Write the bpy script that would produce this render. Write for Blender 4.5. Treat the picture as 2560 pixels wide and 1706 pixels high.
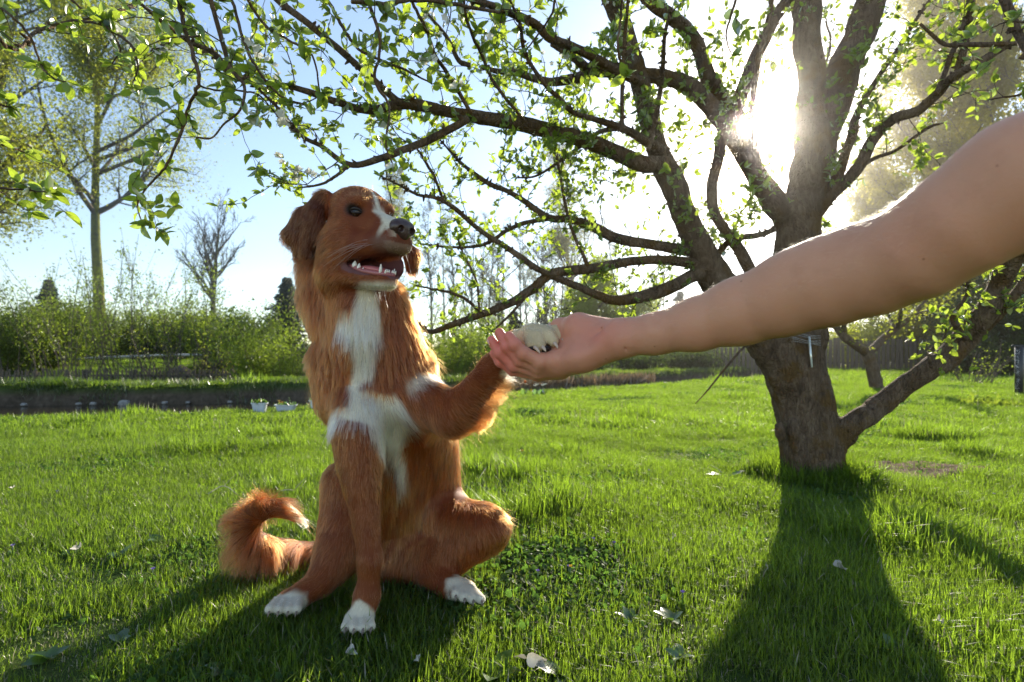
import bpy, bmesh, math, random
import numpy as np
from mathutils import Vector, Matrix, Quaternion, kdtree

for o in list(bpy.data.objects):
    bpy.data.objects.remove(o, do_unlink=True)
SC = bpy.context.scene
COL = SC.collection
random.seed(7)
RNG = np.random.default_rng(7)

# ------------------------------------------------------------------ camera
FPX, HZ, CAMH = 1280.0, 895.0, 0.50          # focal length and horizon row in photo pixels, eye height in metres
cam_d = bpy.data.cameras.new('camera')
cam_d.sensor_width = 36.0
cam_d.lens = 18.0
cam_d.shift_y = (HZ - 853.0) / 2560.0
cam_d.clip_start = 0.02
cam_d.clip_end = 2000
cam = bpy.data.objects.new('camera', cam_d)
cam.location = (0, 0, CAMH)
cam.rotation_euler = (math.radians(90), 0, 0)
COL.objects.link(cam)
SC.camera = cam
cam_d.dof.use_dof = True
cam_d.dof.focus_distance = 0.97
cam_d.dof.aperture_fstop = 5.6

# ------------------------------------------------------------------ sky, sun, exposure
SUNV = Vector(((1893 - 1280) / FPX, 1.0, (HZ - 318) / FPX)).normalized()
SUN_EL = math.asin(SUNV.z)
SUN_AZ = math.atan2(SUNV.x, SUNV.y)
world = bpy.data.worlds.new('World')
SC.world = world
world.use_nodes = True
wn, wl = world.node_tree.nodes, world.node_tree.links
wn.clear()
w_out = wn.new('ShaderNodeOutputWorld')
w_bg = wn.new('ShaderNodeBackground')
w_sky = wn.new('ShaderNodeTexSky')
w_sky.sky_type = 'NISHITA'
w_sky.sun_disc = False
w_sky.sun_elevation = SUN_EL
w_sky.sun_rotation = SUN_AZ
w_sky.air_density = 1.0
w_sky.dust_density = 0.15
w_sky.ozone_density = 1.6
w_bg.inputs['Strength'].default_value = 0.105
w_hs = wn.new('ShaderNodeHueSaturation')
w_hs.inputs['Saturation'].default_value = 0.9
w_hs.inputs['Value'].default_value = 1.0
wl.new(w_sky.outputs[0], w_hs.inputs['Color'])
wl.new(w_hs.outputs[0], w_bg.inputs[0])
wl.new(w_bg.outputs[0], w_out.inputs[0])

sun_d = bpy.data.lights.new('sun', 'SUN')
sun_d.energy = 5.0
sun_d.angle = math.radians(0.55)
sun_d.color = (1.0, 0.90, 0.74)
sun = bpy.data.objects.new('sun', sun_d)
sun.rotation_euler = (-SUNV).to_track_quat('-Z', 'Y').to_euler()
sun.location = (3, 8, 6)
COL.objects.link(sun)

SC.view_settings.view_transform = 'Standard'
SC.view_settings.look = 'None'
SC.view_settings.gamma = 1.0
SC.view_settings.use_curve_mapping = False
SC.view_settings.exposure = 1.42
SC.render.engine = 'CYCLES'
SC.cycles.use_denoising = True
SC.cycles.max_bounces = 8
SC.cycles.diffuse_bounces = 3
SC.cycles.glossy_bounces = 3
SC.cycles.transmission_bounces = 6
SC.cycles.volume_bounces = 0
SC.cycles.transparent_max_bounces = 12
SC.cycles.sample_clamp_indirect = 6.0
SC.cycles.caustics_reflective = False
SC.cycles.caustics_refractive = False
SC.cycles.use_adaptive_sampling = False

HAZE, HAZE_G = .0042, .980                       # density and forward scattering of the added sun-glow volume

# ------------------------------------------------------------------ helpers
def P(px, py, Y):
    """world point seen at photo pixel (px, py), Y metres in front of the camera"""
    return Vector(((px - 1280.0) / FPX * Y, Y, CAMH + (HZ - py) / FPX * Y))

def PR(r, Y):
    return r * Y / FPX

def tag(o, label=None, cat=None, group=None, kind=None):
    if label: o['label'] = label
    if cat: o['category'] = cat
    if group: o['group'] = group
    if kind: o['kind'] = kind
    return o

def empty(name, loc, label=None, cat=None, group=None, kind=None):
    o = bpy.data.objects.new(name, None)
    o.location = loc
    o.empty_display_size = 0.05
    COL.objects.link(o)
    return tag(o, label, cat, group, kind)

def link(name, me, mat=None, parent=None, loc=None):
    o = bpy.data.objects.new(name, me)
    if mat is not None and me is not None and len(me.materials) == 0:
        me.materials.append(mat)
    COL.objects.link(o)
    if parent is not None:
        o.parent = parent
        o.matrix_parent_inverse = Matrix.Translation(parent.location).inverted() if parent.parent is None else Matrix.Identity(4)
    if loc is not None:
        o.location = loc
    return o

def mesh_np(name, V, F, smooth=True):
    """V (n,3); F (m,k) int array with k = 3 or 4, or a list of such arrays"""
    me = bpy.data.meshes.new(name)
    Fs = F if isinstance(F, list) else [F]
    Fs = [np.asarray(f, dtype=np.int32) for f in Fs if len(f)]
    V = np.asarray(V, dtype=np.float32)
    me.vertices.add(len(V))
    me.vertices.foreach_set('co', V.ravel())
    loops = np.concatenate([f.ravel() for f in Fs])
    cnt = np.concatenate([np.full(len(f), f.shape[1], dtype=np.int32) for f in Fs])
    start = np.concatenate([[0], np.cumsum(cnt)[:-1]]).astype(np.int32)
    me.loops.add(len(loops))
    me.loops.foreach_set('vertex_index', loops)
    me.polygons.add(len(cnt))
    me.polygons.foreach_set('loop_start', start)
    me.polygons.foreach_set('loop_total', cnt)
    me.polygons.foreach_set('use_smooth', np.full(len(cnt), smooth))
    me.update(calc_edges=True)
    me.validate()
    return me

class Acc:
    """collects many small pieces into one mesh"""
    def __init__(s):
        s.V = []; s.F = {}; s.n = 0; s.M = {}
    def add(s, V, F):
        V = np.asarray(V, dtype=np.float32).reshape(-1, 3)
        Fl = F if isinstance(F, list) else [F]
        for f in Fl:
            f = np.asarray(f, dtype=np.int32)
            if len(f): s.F.setdefault(f.shape[1], []).append(f + s.n)
        s.V.append(V); s.n += len(V)
    def mesh(s, name, smooth=True):
        return mesh_np(name, np.concatenate(s.V), [np.concatenate(v) for v in s.F.values()], smooth)

def catmull(pts, n=6):
    pts = np.asarray(pts, dtype=float)
    if len(pts) < 3:
        t = np.linspace(0, 1, n + 1)[:, None]
        return pts[0] * (1 - t) + pts[-1] * t
    Q = np.vstack([2 * pts[0] - pts[1], pts, 2 * pts[-1] - pts[-2]])
    out = []
    for i in range(1, len(Q) - 2):
        p0, p1, p2, p3 = Q[i - 1], Q[i], Q[i + 1], Q[i + 2]
        for t in np.linspace(0, 1, n, endpoint=False):
            out.append(0.5 * ((2 * p1) + (-p0 + p2) * t + (2 * p0 - 5 * p1 + 4 * p2 - p3) * t * t + (-p0 + 3 * p1 - 3 * p2 + p3) * t ** 3))
    out.append(pts[-1])
    return np.array(out)

def tube(acc, pts, rad, sides=6, cap=True, wob=0.0):
    """tapered tube through pts (n,3) with radii rad (n)"""
    pts = np.asarray(pts, dtype=float); n = len(pts)
    rad = np.broadcast_to(np.asarray(rad, dtype=float), (n,))
    T = np.gradient(pts, axis=0)
    T /= np.linalg.norm(T, axis=1)[:, None] + 1e-12
    ref = np.array([0.0, 0.0, 1.0]) if abs(T[0][2]) < 0.9 else np.array([1.0, 0.0, 0.0])
    U = np.zeros_like(pts)
    u = np.cross(T[0], ref); u /= np.linalg.norm(u)
    for i in range(n):
        u = u - T[i] * np.dot(u, T[i]); u /= np.linalg.norm(u) + 1e-12
        U[i] = u
    W = np.cross(T, U)
    a = np.linspace(0, 2 * np.pi, sides, endpoint=False)
    r = rad[:, None] * np.ones(sides)[None, :]
    if wob:
        r = r * (1 + wob * RNG.standard_normal(r.shape))
    V = pts[:, None, :] + (U[:, None, :] * np.cos(a)[None, :, None] + W[:, None, :] * np.sin(a)[None, :, None]) * r[:, :, None]
    V = V.reshape(-1, 3)
    i = np.arange(n - 1)[:, None] * sides; j = np.arange(sides)[None, :]
    j2 = (j + 1) % sides
    F = np.stack([i + j, i + j2, i + sides + j2, i + sides + j], -1).reshape(-1, 4)
    if cap:
        V = np.vstack([V, pts[-1] + T[-1] * rad[-1] * 0.6, pts[0] - T[0] * rad[0] * 0.3])
        e = (n - 1) * sides
        jj = np.arange(sides)
        C1 = np.stack([e + jj, e + (jj + 1) % sides, np.full(sides, len(V) - 2)], -1)
        C0 = np.stack([(jj + 1) % sides, jj, np.full(sides, len(V) - 1)], -1)
        acc.add(V, [F, np.vstack([C1, C0])])
    else:
        acc.add(V, F)

def hnoise(p, seed=0, f=1.0):
    """cheap smooth vector noise: sums of sines, p (n,3) -> (n,)"""
    r = np.random.default_rng(seed)
    o = np.zeros(len(p))
    for k in range(6):
        d = r.standard_normal(3) * f * (1 + 0.6 * k)
        o += np.sin(p @ d + r.uniform(0, 6.28)) / (1 + 0.5 * k)
    return o / 2.4

# ------------------------------------------------------------------ materials
def mat(name, col, rough=0.6, spec=0.3, **kw):
    m = bpy.data.materials.new(name); m.use_nodes = True
    b = m.node_tree.nodes['Principled BSDF']
    b.inputs['Base Color'].default_value = (*col, 1)
    b.inputs['Roughness'].default_value = rough
    b.inputs['Specular IOR Level'].default_value = spec
    for k, v in kw.items():
        b.inputs[k].default_value = v
    return m

def N(m, t, **kw):
    n = m.node_tree.nodes.new(t)
    for k, v in kw.items(): setattr(n, k, v)
    return n

def ramp(m, stops, fac):
    r = N(m, 'ShaderNodeValToRGB')
    while len(r.color_ramp.elements) > 1: r.color_ramp.elements.remove(r.color_ramp.elements[0])
    r.color_ramp.elements[0].position = stops[0][0]; r.color_ramp.elements[0].color = (*stops[0][1], 1)
    for p, c in stops[1:]:
        e = r.color_ramp.elements.new(p); e.color = (*c, 1)
    m.node_tree.links.new(fac, r.inputs[0])
    return r.outputs[0]

def noise(m, scale, detail=4, rough=0.6, coord='Object', vec_scale=None, dist=0.0):
    tc = N(m, 'ShaderNodeTexCoord')
    n = N(m, 'ShaderNodeTexNoise')
    n.inputs['Scale'].default_value = scale
    n.inputs['Detail'].default_value = detail
    n.inputs['Roughness'].default_value = rough
    n.inputs['Distortion'].default_value = dist
    src = tc.outputs[coord]
    if vec_scale:
        mp = N(m, 'ShaderNodeMapping'); mp.inputs['Scale'].default_value = vec_scale
        m.node_tree.links.new(src, mp.inputs[0]); src = mp.outputs[0]
    m.node_tree.links.new(src, n.inputs['Vector'])
    return n.outputs['Fac']

def bump(m, h, strength=0.5, dist=0.01):
    b = N(m, 'ShaderNodeBump')
    b.inputs['Strength'].default_value = strength; b.inputs['Distance'].default_value = dist
    m.node_tree.links.new(h, b.inputs['Height'])
    m.node_tree.links.new(b.outputs[0], m.node_tree.nodes['Principled BSDF'].inputs['Normal'])

def basecol(m, out):
    m.node_tree.links.new(out, m.node_tree.nodes['Principled BSDF'].inputs['Base Color'])

def leaf_mat(name, dark, light, trans, tw=0.5, rough=0.4, scale=6.0, gloss=0.08, attr=None, fres=0.35):
    """two-sided leaf: diffuse + light passing through + a little shine; colour varies per clump"""
    m = bpy.data.materials.new(name); m.use_nodes = True
    nt = m.node_tree; nt.nodes.clear(); L = nt.links.new
    out = N(m, 'ShaderNodeOutputMaterial')
    fac = noise(m, scale, 2, 0.6)
    if attr:
        a = N(m, 'ShaderNodeAttribute', attribute_name=attr)
        if attr == 'inst_rand': a.attribute_type = 'INSTANCER'
        mx = N(m, 'ShaderNodeMath', operation='ADD'); mx.use_clamp = True
        ms = N(m, 'ShaderNodeMath', operation='MULTIPLY_ADD'); ms.inputs[1].default_value = 0.7; ms.inputs[2].default_value = -0.35
        L(a.outputs['Fac'], ms.inputs[0]); L(ms.outputs[0], mx.inputs[0]); L(fac, mx.inputs[1]); fac = mx.outputs[0]
    c = ramp(m, [(0.3, dark), (0.7, light)], fac)
    tr = ramp(m, [(0.3, tuple(x * 0.8 for x in trans)), (0.7, trans)], fac)
    d = N(m, 'ShaderNodeBsdfDiffuse'); t = N(m, 'ShaderNodeBsdfTranslucent'); g = N(m, 'ShaderNodeBsdfGlossy')
    g.inputs['Roughness'].default_value = rough
    L(c, d.inputs[0]); L(tr, t.inputs[0])
    mix = N(m, 'ShaderNodeMixShader'); mix.inputs[0].default_value = tw
    L(d.outputs[0], mix.inputs[1]); L(t.outputs[0], mix.inputs[2])
    mix2 = N(m, 'ShaderNodeMixShader')
    fr = N(m, 'ShaderNodeLayerWeight'); fr.inputs['Blend'].default_value = 0.25
    mm = N(m, 'ShaderNodeMath', operation='MULTIPLY_ADD'); mm.inputs[1].default_value = fres; mm.inputs[2].default_value = gloss
    L(fr.outputs['Fresnel'], mm.inputs[0]); L(mm.outputs[0], mix2.inputs[0])
    L(mix.outputs[0], mix2.inputs[1]); L(g.outputs[0], mix2.inputs[2])
    L(mix2.outputs[0], out.inputs[0])
    return m

# ------------------------------------------------------------------ signed-distance modelling for the organic bodies
class Body:
    """round cones and ellipsoids blended into one closed surface; every prim may carry a fur flow and length"""
    def __init__(s, lo, hi, h):
        s.lo = np.array(lo, float); s.h = h
        s.n = np.ceil((np.array(hi) - s.lo) / h).astype(int) + 1
        s.V = np.full(s.n, 0.2, dtype=np.float32)
        s.prims = []
    def _sub(s, lo, hi, m):
        a = np.clip(np.floor((lo - m - s.lo) / s.h).astype(int), 0, s.n - 1)
        b = np.clip(np.ceil((hi + m - s.lo) / s.h).astype(int) + 1, 1, s.n)
        sl = tuple(slice(a[i], b[i]) for i in range(3))
        ax = [s.lo[i] + s.h * np.arange(a[i], b[i]) for i in range(3)]
        return sl, ax
    def _apply(s, dist, lo, hi, k, sub=False):
        sl, ax = s._sub(lo, hi, k + 3 * s.h)
        if any(len(a) == 0 for a in ax): return
        X, Yv, Z = np.meshgrid(*ax, indexing='ij', sparse=True)
        d = dist(X, Yv, Z).astype(np.float32)
        cur = s.V[sl]
        if sub:
            d = -d
            hh = np.clip(0.5 + 0.5 * (d - cur) / k, 0, 1)
            s.V[sl] = cur * (1 - hh) + d * hh + k * hh * (1 - hh)
        else:
            hh = np.clip(0.5 + 0.5 * (cur - d) / k, 0, 1)
            s.V[sl] = cur * (1 - hh) + d * hh - k * hh * (1 - hh)
    def cone(s, a, ra, b, rb, k=0.02, sub=False, **fur):
        a = np.array(a, float); b = np.array(b, float); ba = b - a; L2 = ba @ ba + 1e-12
        def dist(X, Y, Z):
            t = np.clip(((X - a[0]) * ba[0] + (Y - a[1]) * ba[1] + (Z - a[2]) * ba[2]) / L2, 0, 1)
            return np.sqrt((X - a[0] - t * ba[0]) ** 2 + (Y - a[1] - t * ba[1]) ** 2 + (Z - a[2] - t * ba[2]) ** 2) - (ra + (rb - ra) * t)
        R = max(ra, rb)
        s._apply(dist, np.minimum(a, b) - R, np.maximum(a, b) + R, k, sub)
        if not sub: s.prims.append((dist, ba / math.sqrt(L2), fur))
    def ell(s, c, r, M=None, k=0.02, sub=False, **fur):
        c = np.array(c, float); r = np.array(r, float)
        M = np.eye(3) if M is None else np.array(M, float)      # rows: local axes in world
        def dist(X, Y, Z):
            dx, dy, dz = X - c[0], Y - c[1], Z - c[2]
            q = [(M[i][0] * dx + M[i][1] * dy + M[i][2] * dz) for i in range(3)]
            k0 = np.sqrt((q[0] / r[0]) ** 2 + (q[1] / r[1]) ** 2 + (q[2] / r[2]) ** 2)
            k1 = np.sqrt((q[0] / r[0] ** 2) ** 2 + (q[1] / r[1] ** 2) ** 2 + (q[2] / r[2] ** 2) ** 2) + 1e-9
            return k0 * (k0 - 1) / k1
        R = r.max()
        s._apply(dist, c - R, c + R, k, sub)
        if not sub: s.prims.append((dist, np.array(fur.get('flow', (0, 0, -1)), float), fur))
    def nets(s, smooth=2):
        V = s.V; S = V < 0; n = V.shape
        cn = np.array(n) - 1
        def cid(i, j, k): return (i * cn[1] + j) * cn[2] + k
        cells, pos, quads = [], [], []
        for ax in range(3):
            sl0 = [slice(None)] * 3; sl1 = [slice(None)] * 3
            sl0[ax] = slice(0, -1); sl1[ax] = slice(1, None)
            a = S[tuple(sl0)]; b = S[tuple(sl1)]
            I = np.argwhere(a != b)
            o1, o2 = (ax + 1) % 3, (ax + 2) % 3
            I = I[(I[:, o1] > 0) & (I[:, o2] > 0) & (I[:, o1] < n[o1] - 1) & (I[:, o2] < n[o2] - 1)]
            J = I.copy(); J[:, ax] += 1
            v0 = V[tuple(I.T)]; v1 = V[tuple(J.T)]
            p = I.astype(np.float64); p[:, ax] += v0 / (v0 - v1)
            q = []
            for d1, d2 in ((0, 0), (-1, 0), (-1, -1), (0, -1)):
                K = I.copy(); K[:, o1] += d1; K[:, o2] += d2
                c = cid(K[:, 0], K[:, 1], K[:, 2]); q.append(c); cells.append(c); pos.append(p)
            q = np.stack(q, 1)
            flip = ~S[tuple(I.T)]
            q[flip] = q[flip][:, ::-1]
            quads.append(q)
        cells = np.concatenate(cells); pos = np.concatenate(pos); quads = np.concatenate(quads)
        u, inv = np.unique(cells, return_inverse=True)
        cnt = np.bincount(inv)
        P_ = np.stack([np.bincount(inv, pos[:, i]) / cnt for i in range(3)], 1)
        F = np.searchsorted(u, quads)
        P_ = s.lo + P_ * s.h
        # light smoothing
        E = np.vstack([F[:, [0, 1]], F[:, [1, 2]], F[:, [2, 3]], F[:, [3, 0]]])
        for _ in range(smooth):
            for lam in (0.5, -0.52):
                acc = np.stack([np.bincount(E[:, 0], P_[E[:, 1], i], len(P_)) + np.bincount(E[:, 1], P_[E[:, 0], i], len(P_)) for i in range(3)], 1)
                deg = np.bincount(E.ravel(), minlength=len(P_))[:, None]
                P_ = P_ + lam * (acc / deg - P_)
        return P_, F
    def normals_at(s, p):
        g = (p - s.lo) / s.h
        def tri(q):
            q = np.clip(q, 0, np.array(s.n) - 1.001); i = q.astype(int); f = q - i
            o = 0
            for dx in (0, 1):
                for dy in (0, 1):
                    for dz in (0, 1):
                        w = (f[:, 0] if dx else 1 - f[:, 0]) * (f[:, 1] if dy else 1 - f[:, 1]) * (f[:, 2] if dz else 1 - f[:, 2])
                        o = o + w * s.V[i[:, 0] + dx, i[:, 1] + dy, i[:, 2] + dz]
            return o
        G = np.stack([tri(g + e) - tri(g - e) for e in np.eye(3)], 1)
        return G / (np.linalg.norm(G, axis=1)[:, None] + 1e-9)
# =================================================================== lie of the land
NEAR_E = np.array([(-60, 1.5), (-9, 3.6), (-4.27, 4.27), (-2.52, 4.74), (-1.33, 6.0), (.11, 7.1), (3.2, 9.9), (6.0, 12.4), (9.5, 16.5), (14, 24), (60, 80)])
FAR_E = np.array([(-60, 7.5), (-9.1, 8.9), (-5.07, 9.5), (-1.5, 11.3), (1.4, 14.3), (5, 17.5), (9.0, 20.3), (14, 28), (60, 84)])
def ramp01(x, a, b):
    return np.clip((x - a) / (b - a), 0, 1)
def height(x, y):
    x = np.asarray(x, float); y = np.asarray(y, float)
    wob = .10 * np.sin(x * 2.3) + .07 * np.sin(x * 5.1 + 1) + .04 * np.sin(x * 11.7)
    ne_ = np.interp(x, NEAR_E[:, 0], NEAR_E[:, 1]) + wob
    fe = np.interp(x, FAR_E[:, 0], FAR_E[:, 1]) + wob * 1.3
    w = ramp01(y, ne_ - .03, ne_ + .22) * (1 - ramp01(y, fe - .30, fe + .02))
    w = w * w * (3 - 2 * w)
    z = .008 * np.sin(x * 3.1 + y) + .008 * np.sin(y * 4.3 - x * 1.3) + .006 * np.sin(x * 9 + y * 7)
    z = z * ramp01(y, .3, 1.5)
    side = 1 - ramp01(x, .5, 5)
    back = -.62 * ramp01(y, fe + .4, fe + 4.5) * side + .95 * ramp01(y, fe + 6.5, fe + 12.0) * side * (1 - ramp01(x, -5, 0))
    z = z + back
    z = z * (1 - w) + (-.55) * w
    # raised rim of the far bank with hummocks
    rim = np.exp(-((y - fe - .35) / .45) ** 2)
    z = z + rim * (.03 + .05 * np.sin(x * 1.7) * np.sin(x * .6 + 2)) * (y > fe)
    return z, w, ne_, fe

def axis(breaks):
    out = []
    for a, b, s in breaks: out.append(np.arange(a, b, s))
    return np.concatenate(out + [[breaks[-1][1]]])
gy = axis([(-3, 0, .5), (0, 3.6, .06), (3.6, 15, .075), (15, 24, .25), (24, 60, 1.5), (60, 130, 5)])
gx = axis([(-130, -60, 5), (-60, -22, 1.5), (-22, -10, .3), (-10, 10, .10), (10, 22, .3), (22, 60, 1.5), (60, 130, 5)])
GX, GY = np.meshgrid(gx, gy, indexing='ij')
GZ, GW, _, _ = height(GX, GY)
V = np.stack([GX, GY, GZ], -1).reshape(-1, 3)
i = np.arange(len(gx) - 1)[:, None] * len(gy); j = np.arange(len(gy) - 1)[None, :]
F = np.stack([i + j, i + len(gy) + j, i + len(gy) + j + 1, i + j + 1], -1).reshape(-1, 4)
me = mesh_np('lawn', V, F)
at = me.attributes.new('bank', 'FLOAT', 'POINT'); at.data.foreach_set('value', GW.ravel().astype(np.float32))
m_lawn = mat('lawn', (.05, .07, .02), .9, .1)
ba = N(m_lawn, 'ShaderNodeAttribute', attribute_name='bank')
g1 = ramp(m_lawn, [(.3, (.035, .060, .012)), (.5, (.055, .095, .018)), (.7, (.085, .11, .03))], noise(m_lawn, 9, 6, .7))
g2 = ramp(m_lawn, [(.3, (.05, .038, .026)), (.6, (.13, .10, .07)), (.75, (.22, .18, .13))], noise(m_lawn, 14, 6, .75))
mx = N(m_lawn, 'ShaderNodeMix', data_type='RGBA')
mr = N(m_lawn, 'ShaderNodeMapRange'); mr.inputs['From Min'].default_value = .05; mr.inputs['From Max'].default_value = .3
m_lawn.node_tree.links.new(ba.outputs['Fac'], mr.inputs[0]); m_lawn.node_tree.links.new(mr.outputs[0], mx.inputs[0])
m_lawn.node_tree.links.new(g1, mx.inputs['A']); m_lawn.node_tree.links.new(g2, mx.inputs['B'])
basecol(m_lawn, mx.outputs['Result'])
bump(m_lawn, noise(m_lawn, 40, 6, .8), .8, .03)
tag(link('lawn', me, m_lawn), kind='structure')

# the stream
xs = np.linspace(-60, 60, 241)
V = np.vstack([np.stack([xs, np.interp(xs, NEAR_E[:, 0], NEAR_E[:, 1]) - .1, np.full(241, -.33)], 1), np.stack([xs, np.interp(xs, FAR_E[:, 0], FAR_E[:, 1]) + .1, np.full(241, -.33)], 1)])
jj = np.arange(240)
m_wat = mat('water', (.030, .024, .014), .06, .5)
bump(m_wat, noise(m_wat, 5, 3, .6, vec_scale=(1, 3, 1)), .25, .02)
tag(link('water', mesh_np('water', V, np.stack([jj, jj + 1, jj + 242, jj + 241], 1)), m_wat), kind='structure')

# bare earth beside the trunk
def ground(px, py):
    Y = CAMH * FPX / (py - HZ)
    return np.array([(px - 1280) / FPX * Y, Y, float(height((px - 1280) / FPX * Y, Y)[0])])
m_soil = mat('soil', (.16, .10, .07), .95, .1)
basecol(m_soil, ramp(m_soil, [(.3, (.09, .055, .04)), (.55, (.20, .125, .09)), (.75, (.34, .25, .19))], noise(m_soil, 60, 6, .75)))
bump(m_soil, noise(m_soil, 90, 5, .8), .9, .01)
SOIL = [(ground(2270, 1185), .40, .14), (ground(2130, 1172), .2, .1)]
ac = Acc()
for c, rx, ry in SOIL:
    a = np.linspace(0, 2 * np.pi, 40, endpoint=False); R_ = 1 + .16 * np.sin(a * 3 + 1) + .1 * np.sin(a * 7)
    V = [c + [0, 0, .012]]; F = []
    for k, q in enumerate((.35, .7, 1.0)):
        for t, r in zip(a, R_):
            xx, yy = c[0] + rx * q * r * math.cos(t), c[1] + ry * q * r * math.sin(t)
            V.append([xx, yy, float(height(xx, yy)[0]) + (.014 - .012 * (q == 1.0)) + .006 * math.sin(t * 5 + k * 2)])
    V = np.array(V); n_ = 40
    F3 = [(0, 1 + k, 1 + (k + 1) % n_) for k in range(n_)]
    F4 = [(1 + r * n_ + k, 1 + (r + 1) * n_ + k, 1 + (r + 1) * n_ + (k + 1) % n_, 1 + r * n_ + (k + 1) % n_) for r in range(2) for k in range(n_)]
    ac.add(V, [np.array(F3), np.array(F4)])
tag(link('bare_soil', ac.mesh('bare_soil'), m_soil), kind='structure')

# =================================================================== grass
m_grass = leaf_mat('grass', (.016, .042, .006), (.085, .135, .014), (.29, .455, .028), tw=.6, rough=.4, scale=2.2, gloss=.018, fres=.16, attr='inst_rand')
m_dry = leaf_mat('dry_grass', (.30, .26, .16), (.5, .44, .3), (.4, .36, .2), tw=.35, scale=3)

def blade_patch(n, rad, hmin, hmax, wid, lean, seed, dry=.03):
    r = np.random.default_rng(seed)
    a = r.uniform(0, 2 * np.pi, n); q = rad * np.sqrt(r.random(n)); c = np.stack([q * np.cos(a), q * np.sin(a)], 1)
    hgt = r.uniform(hmin, hmax, n) * r.choice([1, 1, 1, 1.35], n); az = r.uniform(0, 2 * np.pi, n); ln = np.abs(r.normal(0, lean, n)).clip(0, 1.3)
    w = wid * r.uniform(.6, 1.3, n); S = 4
    V = np.zeros((n, S * 2 + 1, 3))
    dx, dy = np.cos(az), np.sin(az)
    tw = r.uniform(-.8, .8, n)
    for k in range(S):
        t = k / S
        hz_ = hgt * np.sin(np.pi / 2 * t * .0 + t * (1.0)) * np.cos(ln * t * .8)
        off = hgt * ln * t ** 1.7 * .8
        px_, py_ = c[:, 0] + dx * off, c[:, 1] + dy * off
        ww = w * (1 - .75 * t ** 2) * .5
        ang = az + np.pi / 2 + tw * t
        for s_, sg in ((0, 1), (1, -1)):
            V[:, 2 * k + s_] = np.stack([px_ + sg * ww * np.cos(ang), py_ + sg * ww * np.sin(ang), hz_ - .004 * (k == 0)], 1)
    V[:, 2 * S] = np.stack([c[:, 0] + dx * hgt * ln * .85, c[:, 1] + dy * hgt * ln * .85, hgt * np.cos(ln * .8) * .98], 1)
    base = np.arange(n)[:, None] * (2 * S + 1)
    q4 = np.concatenate([base + np.array([[2 * k, 2 * k + 1, 2 * k + 3, 2 * k + 2]]) for k in range(S - 1)])
    t3 = base + np.array([[2 * S - 2, 2 * S - 1, 2 * S]])
    me = mesh_np('grass_patch', V.reshape(-1, 3), [q4, t3])
    me.materials.append(m_grass); me.materials.append(m_dry)
    dr = r.random(n) < dry
    mi = np.concatenate([np.tile(dr, S - 1), dr]).astype(np.int32)
    order = []
    me.polygons.foreach_set('material_index', mi)
    return me

m_clover = leaf_mat('clover', (.018, .050, .010), (.050, .100, .018), (.16, .32, .04), tw=.45, rough=.5, scale=5, gloss=.015, fres=.12, attr='inst_rand')
def clover_patch(n, rad, size, hmax, seed):
    """a low mat of small round leaves"""
    r = np.random.default_rng(seed); a = np.linspace(0, 2 * np.pi, 7)[:-1]
    c = np.stack([r.normal(0, rad, n), r.normal(0, rad, n), r.uniform(.25, 1, n) * hmax], 1)
    u = r.standard_normal((n, 3)) * .45 + [0, 0, 1]; u /= np.linalg.norm(u, axis=1)[:, None]
    s = np.cross(u, [1, .2, 0]); s /= np.linalg.norm(s, axis=1)[:, None]; t = np.cross(u, s)
    sz = size * r.uniform(.6, 1.3, n)
    V = c[:, None] + (s[:, None] * np.cos(a)[None, :, None] + t[:, None] * (np.sin(a) * .8)[None, :, None]) * sz[:, None, None]
    V = np.concatenate([c[:, None] - u[:, None] * (.25 * sz)[:, None, None], V], 1)
    b = (np.arange(n) * 7)[:, None, None]
    F = (np.array([[0, 1 + k, 1 + (k + 1) % 6] for k in range(6)])[None] + b).reshape(-1, 3)
    me = mesh_np('clover_patch', V.reshape(-1, 3), F); me.materials.append(m_clover); return me
def bank_(kind):
    if kind == 'near':
        ms = [blade_patch(120, .09, .014, .042, .0024, .75, 100 + s) for s in range(4)] + [blade_patch(80, .07, .035, .080, .0032, .65, 120), blade_patch(70, .09, .008, .022, .0026, 1.1, 130, .14), clover_patch(60, .045, .0052, .022, 140), clover_patch(34, .05, .0075, .026, 141)]
    else:
        ms = [blade_patch(90, .15, .018, .050, .0052, .75, 200 + s) for s in range(3)] + [blade_patch(80, .14, .035, .085, .0060, .6, 220), clover_patch(60, .09, .010, .03, 240)]
    return ms

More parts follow.
